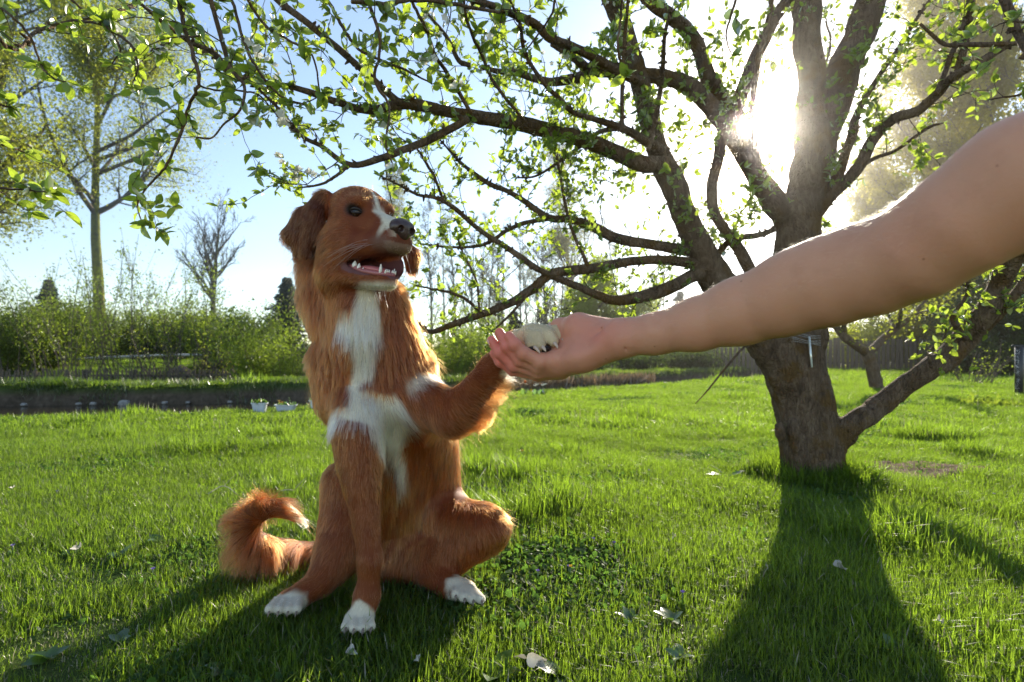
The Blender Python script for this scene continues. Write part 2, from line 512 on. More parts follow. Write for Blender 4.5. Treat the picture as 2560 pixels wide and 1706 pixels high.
def scatter_object(name, pts, rot, scl, idx, rnd, meshes):
    """one object of ground cover: a geometry-nodes instance of a blade patch on every point"""
    me = bpy.data.meshes.new(name)
    me.vertices.add(len(pts)); me.vertices.foreach_set('co', np.asarray(pts, np.float32).ravel())
    for nm, ar, ty in (('rotz', rot, 'FLOAT'), ('scl', scl, 'FLOAT'), ('inst_rand', rnd, 'FLOAT'), ('pick', idx, 'INT')):
        a = me.attributes.new(nm, ty, 'POINT'); a.data.foreach_set('value', np.asarray(ar, np.int32 if ty == 'INT' else np.float32))
    o = link(name, me)
    ng = bpy.data.node_groups.new(name, 'GeometryNodeTree')
    ng.interface.new_socket('Geometry', in_out='INPUT', socket_type='NodeSocketGeometry')
    ng.interface.new_socket('Geometry', in_out='OUTPUT', socket_type='NodeSocketGeometry')
    nd, L = ng.nodes, ng.links.new
    gi, go = nd.new('NodeGroupInput'), nd.new('NodeGroupOutput')
    ip = nd.new('GeometryNodeInstanceOnPoints'); ip.inputs['Pick Instance'].default_value = True
    g2i = nd.new('GeometryNodeGeometryToInstance')
    obs = []
    for k, m_ in enumerate(meshes):
        po = bpy.data.objects.new('grass_patch', m_)
        oi = nd.new('GeometryNodeObjectInfo'); oi.inputs['Object'].default_value = po; oi.inputs['As Instance'].default_value = True
        obs.append(oi)
    for oi in reversed(obs): L(oi.outputs['Geometry'], g2i.inputs[0])
    L(gi.outputs[0], ip.inputs['Points'])
    def na(nm, ty):
        a = nd.new('GeometryNodeInputNamedAttribute'); a.data_type = ty; a.inputs[0].default_value = nm; return a.outputs[0]
    cx = nd.new('ShaderNodeCombineXYZ'); L(na('rotz', 'FLOAT'), cx.inputs[2])
    e2r = nd.new('FunctionNodeEulerToRotation'); L(cx.outputs[0], e2r.inputs[0])
    L(e2r.outputs[0], ip.inputs['Rotation'])
    L(g2i.outputs[0], ip.inputs['Instance'])
    L(na('pick', 'INT'), ip.inputs['Instance Index'])
    L(na('scl', 'FLOAT'), ip.inputs['Scale'])
    L(ip.outputs[0], go.inputs[0])
    md = o.modifiers.new('scatter', 'NODES'); md.node_group = ng
    tag(o, kind='stuff')
    return o

def grass_zone(name, n, y0, y1, margin, smin, smax, seed, meshes, tallw=.08, xlim=(-60, 60)):
    r = np.random.default_rng(seed)
    y = np.sqrt(r.uniform(y0 ** 2, y1 ** 2, n))
    x = r.uniform(-1, 1, n) * (y * 1.02 + margin)
    z, w, ne_, fe = height(x, y)
    keep = (w < .12) & (x > xlim[0]) & (x < xlim[1])
    for c, rx, ry in SOIL:
        d = ((x - c[0]) / rx) ** 2 + ((y - c[1]) / ry) ** 2
        keep &= (d > 1.0 + .5 * hnoise(np.stack([x, y, x * 0], 1), 68, 14)) | (r.random(n) < .22)
    keep &= ((x - 1.235) ** 2 + (y - 2.12) ** 2 > .10 ** 2)
    x, y, z = x[keep], y[keep], z[keep]; n = len(x)
    p = np.stack([x, y, z], 1)
    k = len(meshes)
    lush = hnoise(p * [1, 1, 0], 61, 2.2) + .5 * hnoise(p * [1, 1, 0], 62, 6)
    sc = r.uniform(smin, smax, n) * (1 + .34 * np.clip(lush, -1, 1.3))
    nb_ = 4 if k > 5 else 3
    pick = r.integers(0, nb_, n)
    pick = np.where(lush > .70 + .5 * r.random(n), nb_, pick)
    herb = hnoise(p * [1, 1, 0], 66, 3.5) + .7 * hnoise(p * [1, 1, 0], 67, 11)
    if k > 5:
        pick = np.where(lush < -.6 - .4 * r.random(n), 5, pick)
        pick = np.where((herb > .45 + .5 * r.random(n)) & (r.random(n) < .75), r.integers(6, 8, n), pick)
    else: pick = np.where((herb > .6 + .4 * r.random(n)), 4, pick)
    rnd = np.clip(.5 + .35 * lush * .6 + .2 * r.standard_normal(n), 0, 1)
    return scatter_object(name, p, r.uniform(0, 6.28, n), sc, pick, rnd, meshes)

NEARM, FARM = bank_('near'), bank_('far')
grass_zone('grass', 12500, .30, 3.4, .65, .68, 1.05, 1, NEARM)
grass_zone('grass', 17000, 3.2, 9.5, .6, .65, 1.0, 2, FARM)
grass_zone('grass', 15000, 9.0, 26, 2, 1.3, 1.9, 3, FARM)

# taller grass left by the mower round the trunk
rr = np.random.default_rng(44); a_ = rr.uniform(0, 6.28, 170); q_ = rr.uniform(.115, .20, 170)
pt_ = np.stack([1.235 + np.cos(a_) * q_, 2.12 + np.sin(a_) * q_, np.zeros(170)], 1); pt_[:, 2] = height(pt_[:, 0], pt_[:, 1])[0]
scatter_object('grass', pt_, rr.uniform(0, 6.28, 170), rr.uniform(.8, 1.35, 170), np.full(170, 4), rr.uniform(.2, .7, 170), NEARM)

pw = np.array([ground(a, b) for a, b in [(px_, py_) for (cx_, cy_) in ((896, 1600), (712, 1555), (1168, 1522)) for px_ in range(cx_ - 52, cx_ + 53, 13) for py_ in (cy_, cy_ + 14)]]); pw[:, :2] += rr.normal(0, .006, (len(pw), 2))
scatter_object('grass', pw, rr.uniform(0, 6.28, len(pw)), rr.uniform(.35, .62, len(pw)), rr.integers(0, 4, len(pw)), rr.uniform(.2, .7, len(pw)), NEARM)

# ------------------------------------------------------------------ thin scattering volume added to make the bloom around the sun
hb_ = [(-140, -6, -1.9), (140, 140, 30)]
V = np.array([[x, y, z] for x in (hb_[0][0], hb_[1][0]) for y in (hb_[0][1], hb_[1][1]) for z in (hb_[0][2], hb_[1][2])], float)
m_haze = bpy.data.materials.new('sun_glow_haze'); m_haze.use_nodes = True; m_haze.node_tree.nodes.clear()
ho = N(m_haze, 'ShaderNodeOutputMaterial'); hv_ = N(m_haze, 'ShaderNodeVolumePrincipled')
hv_.inputs['Color'].default_value = (1.0, .97, .92, 1); hv_.inputs['Density'].default_value = HAZE; hv_.inputs['Anisotropy'].default_value = HAZE_G
m_haze.node_tree.links.new(hv_.outputs[0], ho.inputs['Volume'])
tag(link('sun_glow_haze', mesh_np('sun_glow_haze', V, np.array([[0, 1, 3, 2], [4, 6, 7, 5], [0, 4, 5, 1], [2, 3, 7, 6], [0, 2, 6, 4], [1, 5, 7, 3]]), False), m_haze), kind='stuff')
# =================================================================== foliage helpers
def norm(v): return v / (np.linalg.norm(v, axis=-1, keepdims=True) + 1e-12)

def leaf_template(fold=.25, curl=.18, wid=.30, seg=4):
    """pointed oval leaf along +x, unit length, folded along the midrib"""
    V = [[0, 0, 0]]; F3 = []; F4 = []
    ts = np.linspace(0, 1, seg + 1)[1:-1]
    for t in ts:
        w = wid * math.sin(math.pi * t ** .8) ** .8
        z = -curl * t * t
        V += [[t, w, z + fold * w], [t, 0, z], [t, -w, z + fold * w]]
    V.append([1, 0, -curl * 1.05])
    n = len(ts); last = len(V) - 1
    F3 += [[0, 2, 1], [0, 3, 2]]
    for k in range(n - 1):
        a = 1 + 3 * k; F4 += [[a, a + 1, a + 4, a + 3], [a + 1, a + 2, a + 5, a + 4]]
    a = 1 + 3 * (n - 1); F3 += [[a, a + 1, last], [a + 1, a + 2, last]]
    return np.array(V, float), np.array(F3), np.array(F4).reshape(-1, 4)

QUAD = (np.array([[0, 0, 0], [.5, .28, .06], [1, 0, -.05], [.5, -.28, .06]], float), np.array([[0, 1, 2, 3]]))

def frames(d, up, roll):
    d = norm(d); s = norm(np.cross(up, d) + 1e-6); u = np.cross(d, s)
    c, q = np.cos(roll)[:, None], np.sin(roll)[:, None]
    s2 = s * c + u * q; u2 = -s * q + u * c
    return np.stack([d, s2, u2], 1)          # rows: local x, y, z in world

def stamp(acc, T, Fs, pos, fr, size):
    n = len(pos)
    if n == 0: return
    V = pos[:, None, :] + np.einsum('vk,nkc->nvc', T, fr) * size[:, None, None]
    base = (np.arange(n) * len(T))[:, None, None]
    acc.add(V.reshape(-1, 3), [(f[None] + base).reshape(-1, f.shape[1]) for f in Fs])

def bark_mat(name, c0, c1, c2, scale=30, strength=.8, dist=.008, moss=None):
    m = mat(name, c1, .9, .12)
    crk = N(m, 'ShaderNodeTexVoronoi', feature='DISTANCE_TO_EDGE'); tcq = N(m, 'ShaderNodeTexCoord'); mpq = N(m, 'ShaderNodeMapping'); mpq.inputs['Scale'].default_value = (1, 1, .4)
    m.node_tree.links.new(tcq.outputs['Object'], mpq.inputs[0]); m.node_tree.links.new(mpq.outputs[0], crk.inputs['Vector']); crk.inputs['Scale'].default_value = scale * 2.2
    cr = N(m, 'ShaderNodeMapRange'); cr.inputs['From Max'].default_value = .16; m.node_tree.links.new(crk.outputs['Distance'], cr.inputs[0])
    n1 = noise(m, scale, 7, .72, vec_scale=(1, 1, .35), dist=.6)
    col = ramp(m, [(.28, c0), (.5, c1), (.72, c2)], n1)
    if moss:
        mc = ramp(m, [(.50, (0, 0, 0)), (.62, (1, 1, 1))], noise(m, scale * .25, 4, .6))
        mx = N(m, 'ShaderNodeMix', data_type='RGBA'); L = m.node_tree.links.new
        L(mc, mx.inputs[0]); L(col, mx.inputs['A']); mx.inputs['B'].default_value = (*moss, 1); col = mx.outputs['Result']
    basecol(m, col)
    hm_ = N(m, 'ShaderNodeMath', operation='MULTIPLY_ADD'); m.node_tree.links.new(cr.outputs[0], hm_.inputs[0]); hm_.inputs[1].default_value = .45
    n2 = noise(m, scale * 4, 5, .8); ha = N(m, 'ShaderNodeMath', operation='MULTIPLY_ADD'); m.node_tree.links.new(n2, ha.inputs[0]); ha.inputs[1].default_value = .5; m.node_tree.links.new(n1, ha.inputs[2])
    m.node_tree.links.new(ha.outputs[0], hm_.inputs[2])
    bump(m, hm_.outputs[0], strength, dist)
    return m

m_bark = bark_mat('plum_bark', (.048, .035, .024), (.145, .10, .066), (.27, .20, .135), 34, 1.0, .010, moss=(.14, .085, .035))
m_twig = mat('twig_bark', (.085, .062, .045), .85, .15)
m_leaf = leaf_mat('plum_leaf', (.035, .080, .010), (.085, .15, .024), (.50, .66, .055), tw=.55, rough=.3, scale=9, gloss=.05)
m_petal = leaf_mat('petal', (.80, .80, .76), (.86, .86, .82), (.80, .80, .72), tw=.4, gloss=.02)

# =================================================================== the plum tree
plum = empty('plum_tree', P(2030, 1200, 2.12), 'forked old plum tree with young green leaves whose branches spread over the dog', 'tree')
# trunk and fork as one grown surface
TB = Body((.55, 1.75, -.06), (1.62, 2.42, 1.50), .007)
def tc(p1, Y1, r1, p2, Y2, r2, k=.03):
    TB.cone(P(*p1, Y1), PR(r1, Y1), P(*p2, Y2), PR(r2, Y2), k)
tc((2034, 1235), 2.12, 74, (2024, 1090), 2.12, 66); tc((2024, 1090), 2.12, 66, (1995, 960), 2.12, 66)
tc((1995, 960), 2.12, 62, (1935, 860), 2.11, 56); tc((2005, 960), 2.13, 46, (2005, 840), 2.14, 50)
tc((1935, 860), 2.11, 52, (1840, 765), 2.09, 42); tc((1840, 765), 2.09, 42, (1786, 696), 2.08, 38)
tc((2005, 840), 2.14, 50, (1990, 620), 2.14, 48); tc((2000, 700), 2.14, 48, (1994, 540), 2.14, 50)
tc((1994, 540), 2.14, 44, (2023, 446), 2.14, 40); tc((2010, 530), 2.15, 30, (2050, 400), 2.17, 32); tc((1985, 540), 2.13, 32, (1932, 505), 2.11, 28)
tc((1996, 1240), 2.08, 40, (2010, 1130), 2.1, 40); tc((2075, 1240), 2.12, 36, (2050, 1120), 2.12, 40)
tc((2060, 1110), 2.10, 44, (2105, 1080), 2.08, 34)
for s in range(46):      # lumps and old cuts
    t = RNG.random(); yy = 1200 - 330 * t; xx = 2028 - 45 * t + RNG.uniform(-62, 62)
    TB.ell(P(xx, yy, 2.12 - RNG.uniform(.02, .10)), (.016, .020, RNG.uniform(.03, .09)), None, .035)
TV, TF = TB.nets(1)
n_ = TB.normals_at(TV)
TV = TV + n_ * (.0025 * hnoise(TV * [1, 1, .5], 73, 420) + .006 * hnoise(TV * [1, 1, .3], 71, 60) + .0035 * hnoise(TV * [1, 1, .35], 72, 170))[:, None]
link('trunk', mesh_np('trunk', TV, TF), m_bark, plum)

TW = []      # twig polylines to hang leaves on: (pts, r0, r1, leafsize, density, hang)
BR = [
 # pts (photo px), Y from..to, r from..to (px), twig density per m, twig length, leaf size, hang
 ('A', [(1800, 712), (1786, 696), (1728, 580), (1692, 491), (1665, 424), (1640, 357), (1616, 268), (1594, 179), (1565, 89), (1529, 0), (1490, -120), (1440, -260)], 2.08, 1.9, [40, 38, 31, 31, 31, 25, 23, 24, 23, 24, 20, 14], 6, .25, .026),
 ('B1', [(2015, 480), (2023, 446), (2029, 357), (2030, 268), (2025, 179), (2020, 89), (2013, 0), (2005, -120), (1990, -260)], 2.14, 2.05, [42, 42, 43, 36, 31, 32, 33, 28, 20], 5, .2, .024),
 ('B2', [(2045, 420), (2075, 290), (2110, 179), (2149, 89), (2178, 0), (2215, -100), (2260, -220)], 2.17, 2.15, [34, 38, 39, 36, 35, 28, 18], 5, .2, .024),
 ('B3', [(1955, 525), (1938, 513), (1885, 424), (1840, 350), (1805, 303), (1760, 250), (1715, 215), (1670, 196), (1590, 188), (1504, 178), (1446, 196), (1379, 205), (1335, 198), (1290, 183), (1245, 178), (1200, 168)], 2.12, 1.85, [32, 28, 26, 26, 24, 22, 21, 19, 17, 16, 13, 10, 9, 8, 7, 4], 10, .22, .024),
 ('B3b', [(1832, 340), (1849, 250), (1894, 134), (1938, 45), (1970, 0), (2010, -80)], 2.1, 2.2, [20, 17, 15, 15, 13, 9], 7, .22, .022),
 ('B3c', [(1815, 290), (1785, 220), (1768, 195), (1741, 112), (1696, 58), (1647, 22), (1600, -20), (1540, -90)], 2.1, 1.95, [20, 19, 18, 18, 17, 15, 12, 8], 8, .2, .024),
 ('C', [(1880, 690), (1850, 630), (1815, 580), (1785, 530), (1778, 470), (1795, 400), (1808, 310)], 2.05, 2.05, [15, 14, 13, 13, 13, 14, 14], 10, .22, .022),
 ('C2', [(1735, 640), (1785, 640), (1830, 600), (1890, 590), (1935, 575)], 2.06, 2.08, [9, 9, 8, 8, 7], 9, .15, .022),
 ('R', [(2010, 570), (2046, 531), (2081, 487), (2139, 429), (2189, 339), (2233, 299), (2296, 277), (2340, 237), (2376, 196), (2430, 165), (2519, 112), (2570, 85), (2680, 30)], 2.1, 1.7, [14, 13, 13, 14, 14, 13, 12, 12, 11, 9, 9, 8, 6], 10, .2, .028),
 ('R2', [(2376, 196), (2394, 178), (2416, 89), (2430, 0), (2440, -80)], 1.83, 1.8, [9, 9, 9, 7, 5], 9, .14, .028),
 ('R3', [(2340, 237), (2376, 143), (2407, 67), (2425, -20)], 1.86, 1.88, [7, 6, 5, 4], 9, .14, .028),
 ('R4', [(2075, 500), (2108, 402), (2132, 330), (2139, 299), (2162, 250), (2206, 178), (2249, 118), (2305, 27), (2350, -30)], 2.1, 2.1, [14, 12, 11, 10, 7, 6, 5, 4, 3], 9, .2, .022),
 ('R5', [(2144, 420), (2190, 395), (2242, 375), (2318, 321), (2358, 308)], 2.0, 1.9, [5, 5, 4, 4, 2], 9, .08, .026),
 ('R6', [(2300, 60), (2360, 110), (2420, 112), (2500, 112), (2560, 105), (2640, 70)], 1.7, 1.5, [3, 5, 6, 6, 6, 6], 7, .1, .03),
 ('R7', [(2480, -60), (2520, 20), (2545, 80), (2580, 160)], 1.3, 1.2, [10, 10, 9, 7], 3, .1, .03),
 ('L', [(2085, 1100), (2093, 1088), (2142, 1053), (2200, 1011), (2257, 969), (2315, 931), (2372, 889), (2418, 843)], 2.10, 1.98, [33, 32, 28, 27, 26, 26, 28, 29], 1.5, .12, .024),
 ('L1', [(2410, 850), (2440, 810), (2468, 774), (2498, 716), (2521, 663), (2560, 590), (2610, 480), (2650, 330)], 1.98, 1.75, [28, 26, 25, 24, 24, 22, 18, 14], 8, .2, .028),
 ('L2', [(2430, 850), (2460, 824), (2498, 785), (2525, 751), (2560, 705), (2620, 640)], 1.97, 1.9, [14, 12, 12, 11, 9, 7], 8, .15, .028),
 ('L3', [(2418, 850), (2380, 800), (2415, 740), (2420, 700), (2445, 665)], 1.93, 1.85, [8, 5, 4, 4, 3], 14, .08, .032),
 ('L4', [(2330, 920), (2325, 880), (2365, 838), (2350, 790)], 1.93, 1.9, [4, 4, 3, 2], 6, .06, .03),
 ('D', [(1675, 440), (1661, 415), (1603, 409), (1536, 379), (1469, 353), (1402, 335), (1335, 317), (1268, 304), (1201, 295), (1134, 283), (1067, 268), (1000, 262), (929, 277), (884, 268), (804, 241), (737, 219), (660, 205), (580, 185), (536, 134), (469, 103), (400, 50), (340, 0)], 2.05, 1.15, [28, 24, 20, 19, 19, 18, 19, 17, 16, 14, 14, 13, 10, 9, 8, 7, 6.5, 6, 6, 5.5, 5, 4], 12, .22, .027),
 ('D2', [(1170, 297), (1112, 330), (1045, 362), (1000, 379), (935, 402), (871, 411), (804, 366), (754, 339), (696, 272), (640, 215), (600, 160)], 1.6, 1.35, [11, 10, 10, 9, 9, 8, 6, 5, 4, 3, 3], 9, .2, .022),
 ('D3', [(871, 411), (840, 440), (800, 462), (745, 470)], 1.45, 1.4, [5, 4, 3, 2], 14, .09, .02),
 ('E', [(1600, 205), (1576, 192), (1500, 152), (1429, 116), (1375, 98), (1339, 62), (1286, 36), (1223, 13), (1150, -10), (1050, -20)], 1.9, 1.3, [13, 12, 11, 11, 10, 10, 9, 8, 7, 6], 12, .22, .028),
 ('E2', [(1379, 107), (1429, 138), (1469, 170), (1504, 178)], 1.8, 1.85, [9, 11, 12, 12], 8, .12, .024),
 ('F', [(1665, 385), (1647, 370), (1616, 353), (1558, 321), (1491, 299), (1433, 281), (1402, 250), (1357, 205), (1312, 129), (1300, 60), (1270, -10)], 2.0, 1.45, [14, 13, 12, 10, 7, 6, 6, 5, 5, 4, 3], 11, .16, .028),
 ('F2', [(1555, 321), (1500, 330), (1460, 360), (1405, 400), (1340, 440), (1290, 445)], 1.95, 1.8, [7, 6, 5, 4, 3, 2], 12, .12, .024),
 ('G', [(1179, 285), (1134, 210), (1089, 138), (1058, 58), (1027, 0), (1010, -50)], 1.5, 1.2, [5, 5, 4.5, 4, 4, 4], 14, .12, .03),
 ('G2', [(1310, 300), (1240, 215), (1200, 130), (1170, 60), (1160, 0)], 1.6, 1.3, [4, 4, 4, 3.5, 3], 14, .10, .03),
 ('G3', [(1175, 164), (1147, 152), (1115, 90), (1060, 25), (1030, -30)], 1.7, 1.5, [6, 6, 5, 4, 4], 8, .12, .024),
 ('G4', [(1560, 190), (1545, 120), (1552, 40), (1560, -60)], 1.3, 1.2, [4, 3, 3, 3], 4, .08, .032),
 ('G5', [(1555, 330), (1555, 230), (1560, 120), (1570, 0), (1572, -80)], 1.75, 1.6, [6, 5, 5, 4, 4], 4, .10, .028),
 ('G6', [(1620, 380), (1640, 290), (1655, 190), (1662, 90), (1680, 20)], 1.8, 1.5, [6, 7, 6, 5, 4], 6, .10, .03),
 ('J', [(1740, 632), (1723, 629), (1661, 616), (1549, 598), (1482, 567), (1420, 549), (1370, 545), (1312, 504), (1268, 478), (1223, 460), (1179, 429), (1147, 402), (1100, 350)], 2.08, 1.75, [15, 14, 13, 13, 12, 10, 9, 7, 6, 6, 5, 4, 2], 13, .18, .021),
 ('J2', [(1375, 547), (1312, 558), (1268, 576), (1232, 600), (1192, 616), (1120, 618), (1050, 610)], 1.95, 1.8, [6, 6, 5, 5, 4, 3, 2], 15, .12, .022),
 ('K', [(1735, 662), (1723, 657), (1650, 650), (1574, 654), (1478, 673), (1383, 684), (1325, 726), (1268, 761), (1191, 791), (1130, 812), (1077, 830), (1045, 808), (1022, 780)], 2.05, 1.75, [15, 14, 12, 12, 12, 12, 12, 10, 9, 8, 6, 4, 3], 10, .18, .022),
 ('K2', [(1780, 660), (1738, 688), (1689, 714), (1631, 736), (1543, 750), (1478, 730), (1421, 707), (1371, 688)], 2.07, 1.9, [20, 18, 17, 16, 13, 10, 9, 9], 9, .16, .021),
 ('K3', [(1380, 690), (1335, 668), (1268, 620), (1201, 576), (1134, 518), (1090, 495), (1045, 487), (1000, 464), (950, 440)], 1.9, 1.6, [8, 8, 7, 6, 6, 5, 4, 3, 2], 14, .16, .021),
 ('K4', [(1110, 505), (1085, 440), (1045, 375)], 1.75, 1.7, [4, 4, 3], 10, .1, .02),
 ('K5', [(1470, 665), (1425, 560), (1400, 440), (1385, 360), (1370, 320)], 1.85, 1.75, [5, 4, 4, 4, 3], 12, .12, .024),
 ('K6', [(1330, 720), (1300, 760), (1262, 800), (1230, 830)], 1.8, 1.7, [5, 4, 3, 2], 10, .08, .022),
 ('K7', [(1210, 785), (1150, 740), (1090, 725), (1040, 715)], 1.7, 1.6, [4, 4, 3, 2], 16, .08, .024),
 ('K8', [(1200, 780), (1190, 700), (1160, 640), (1145, 600)], 1.7, 1.6, [3, 3, 3, 2], 16, .08, .024),
 ('T1', [(1870, 870), (1860, 868), (1810, 925), (1770, 975), (1738, 1010)], 2.0, 1.85, [4, 3, 2.5, 2, 1], 0, .08, .02),
 ('U1', [(1900, 420), (1880, 300), (1895, 150), (1925, 30), (1930, -60)], 2.05, 2.0, [8, 8, 8, 7, 6], 8, .18, .022),
 ('U2', [(2090, 300), (2060, 200), (2075, 110), (2060, 30)], 2.3, 2.4, [3, 3, 3, 2], 16, .12, .018),
 # low-hanging foreground sprays at the top left
 ('N0', [(-60, 40), (36, 125), (89, 80), (179, 54), (290, 31), (357, 0), (430, -60), (700, -260), (1100, -420), (1440, -260)], 1.05, 1.9, [3, 3.5, 4, 4, 4.5, 5, 6, 9, 12, 14], 11, .12, .034),
 ('N1', [(430, -60), (446, 0), (464, 80), (491, 161), (496, 214), (469, 277), (451, 339), (411, 420), (375, 460), (344, 509), (357, 562)], 1.05, 1.0, [6, 5.5, 5, 5, 4.5, 4, 3.5, 3, 2.5, 2, 1.5], 17, .09, .033),
 ('N2', [(510, -60), (527, 0), (549, 80), (576, 170), (610, 215), (600, 275), (560, 310), (530, 345), (490, 345)], 1.12, 1.05, [7, 6, 6, 5.5, 4, 3, 2.5, 2, 1.5], 16, .10, .033),
 ('N3', [(-60, -20), (0, 18), (27, 40), (76, 94), (103, 165), (134, 196), (165, 205)], 1.05, 1.05, [4, 3.5, 3, 3, 2.5, 2, 1.5], 12, .06, .032),
 ('N5', [(180, 50), (250, 62), (312, 98), (348, 129), (400, 118), (446, 98), (500, 90)], 1.2, 1.2, [3, 3, 3, 3, 3, 3, 2], 16, .10, .026),
 ('N6', [(496, 214), (540, 226), (600, 228), (650, 240), (700, 300)], 1.15, 1.2, [2.5, 2.5, 2.5, 2, 1.5], 16, .08, .030),
 ('N7', [(600, -30), (660, 60), (720, 100), (780, 140), (800, 230)], 1.1, 1.15, [4, 3.5, 3, 2.5, 2], 16, .09, .034),
 ('N8', [(-120, 440), (0, 469), (60, 475), (125, 482)], .95, .95, [4, 3, 2, 1.5], 26, .05, .036),
 ('N8b', [(-120, 330), (0, 362), (60, 380)], 1.0, 1.0, [4, 3, 2], 26, .05, .034),
 ('N8c', [(-120, 230), (-20, 258), (30, 270)], 1.0, 1.0, [4, 3, 2], 26, .05, .032),
 ('N9', [(905, -60), (920, 0), (951, 103), (938, 200), (973, 268), (965, 360), (985, 420)], 1.2, 1.15, [5, 4.5, 4, 4, 3, 2.5, 2], 15, .08, .032),
 ('N10', [(560, -60), (580, 0), (616, 120), (647, 178), (700, 240), (760, 262)], 1.15, 1.15, [4.5, 4, 4, 3, 2.5, 2], 15, .08, .032),
 ('N11', [(640, -60), (696, 0), (768, 58), (848, 125), (929, 196), (1000, 259)], 1.35, 1.48, [9, 8, 8, 8, 8, 9], 13, .12, .030),
 ('N12', [(780, -60), (830, 20), (870, 90), (905, 130), (1000, 170), (1080, 210)], 1.25, 1.3, [5, 4, 4, 3.5, 3, 2], 15, .10, .032),
 ('N13', [(880, 5), (960, 8), (1040, 0), (1130, 10), (1250, 30)], 1.15, 1.3, [5, 5, 5, 5, 4], 12, .08, .034),
 ('N14', [(1380, -60), (1385, 20), (1350, 80), (1320, 120)], 1.2, 1.3, [4, 3, 2.5, 2], 14, .08, .036),
 ('N15', [(1860, -60), (1830, 30), (1815, 90), (1830, 140)], 1.2, 1.2, [3.5, 3, 2, 1.5], 9, .07, .036),
 ('N16', [(2640, 200), (2560, 235), (2500, 245), (2470, 250)], 1.2, 1.2, [4, 3, 2, 1.5], 14, .06, .034),
 ('N17', [(2660, 90), (2580, 60), (2520, 55), (2480, 70)], 1.2, 1.2, [4, 3, 2, 1.5], 14, .06, .034),
 ('N18', [(140, -40), (200, 20), (260, 60), (300, 120), (280, 160)], 1.15, 1.2, [4, 3, 3, 2, 1.5], 15, .08, .032),
 ('N19', [(330, 115), (345, 165), (335, 200), (330, 215)], 1.2, 1.2, [2.5, 2, 1.5, 1], 14, .05, .028),
]
rt = np.random.default_rng(17)
limbs, twigs = [], Acc()
leafP, leafD, leafS = [], [], []
flowers = []
OUT = []
def cluster(p, d, size, n):
    d = d / (np.linalg.norm(d) + 1e-9)
    for _ in range(n):
        e = d * rt.uniform(.2, 1.0) + rt.standard_normal(3) * .75 + np.array([0, 0, .12])
        leafP.append(p); leafD.append(e / np.linalg.norm(e)); leafS.append(size * rt.choice([.5, .75, 1.0, 1.2, 1.35], p=[.2, .24, .26, .2, .1]))
def twig(p, d, length, r, size, lvl):
    """a thin crooked shoot with leaf tufts and thorns"""
    n = max(3, int(length / .025)); pts = [p.copy()]; dd = d / np.linalg.norm(d)
    for k in range(n):
        dd = dd + rt.standard_normal(3) * .20 + np.array([0, 0, .05]); dd /= np.linalg.norm(dd)
        pts.append(pts[-1] + dd * length / n)
    pts = np.array(pts)
    tube(twigs, pts, np.linspace(r, max(.0006, r * .45), len(pts)), 4, cap=False)
    for k in range(1, len(pts)):
        t = k / (len(pts) - 1)
        if rt.random() < .62 or k == len(pts) - 1:
            if lvl < 2 or rt.random() < .8: cluster(pts[k], (pts[k] - pts[k - 1]) / (length / n) * .7 + rt.standard_normal(3) * .5, size, int(rt.integers(2, 5)))
        if rt.random() < .35:
            e = norm(rt.standard_normal(3) + .5 * dd); q = pts[k]
            tube(twigs, [q, q + e * .006, q + e * rt.uniform(.008, .016)], [.0011, .0007, .0002], 3, cap=False)
        if lvl > 0 and rt.random() < .34 and length > .06:
            twig(pts[k], norm(dd + rt.standard_normal(3) * .9), length * rt.uniform(.3, .6), r * .65, size, lvl - 1)
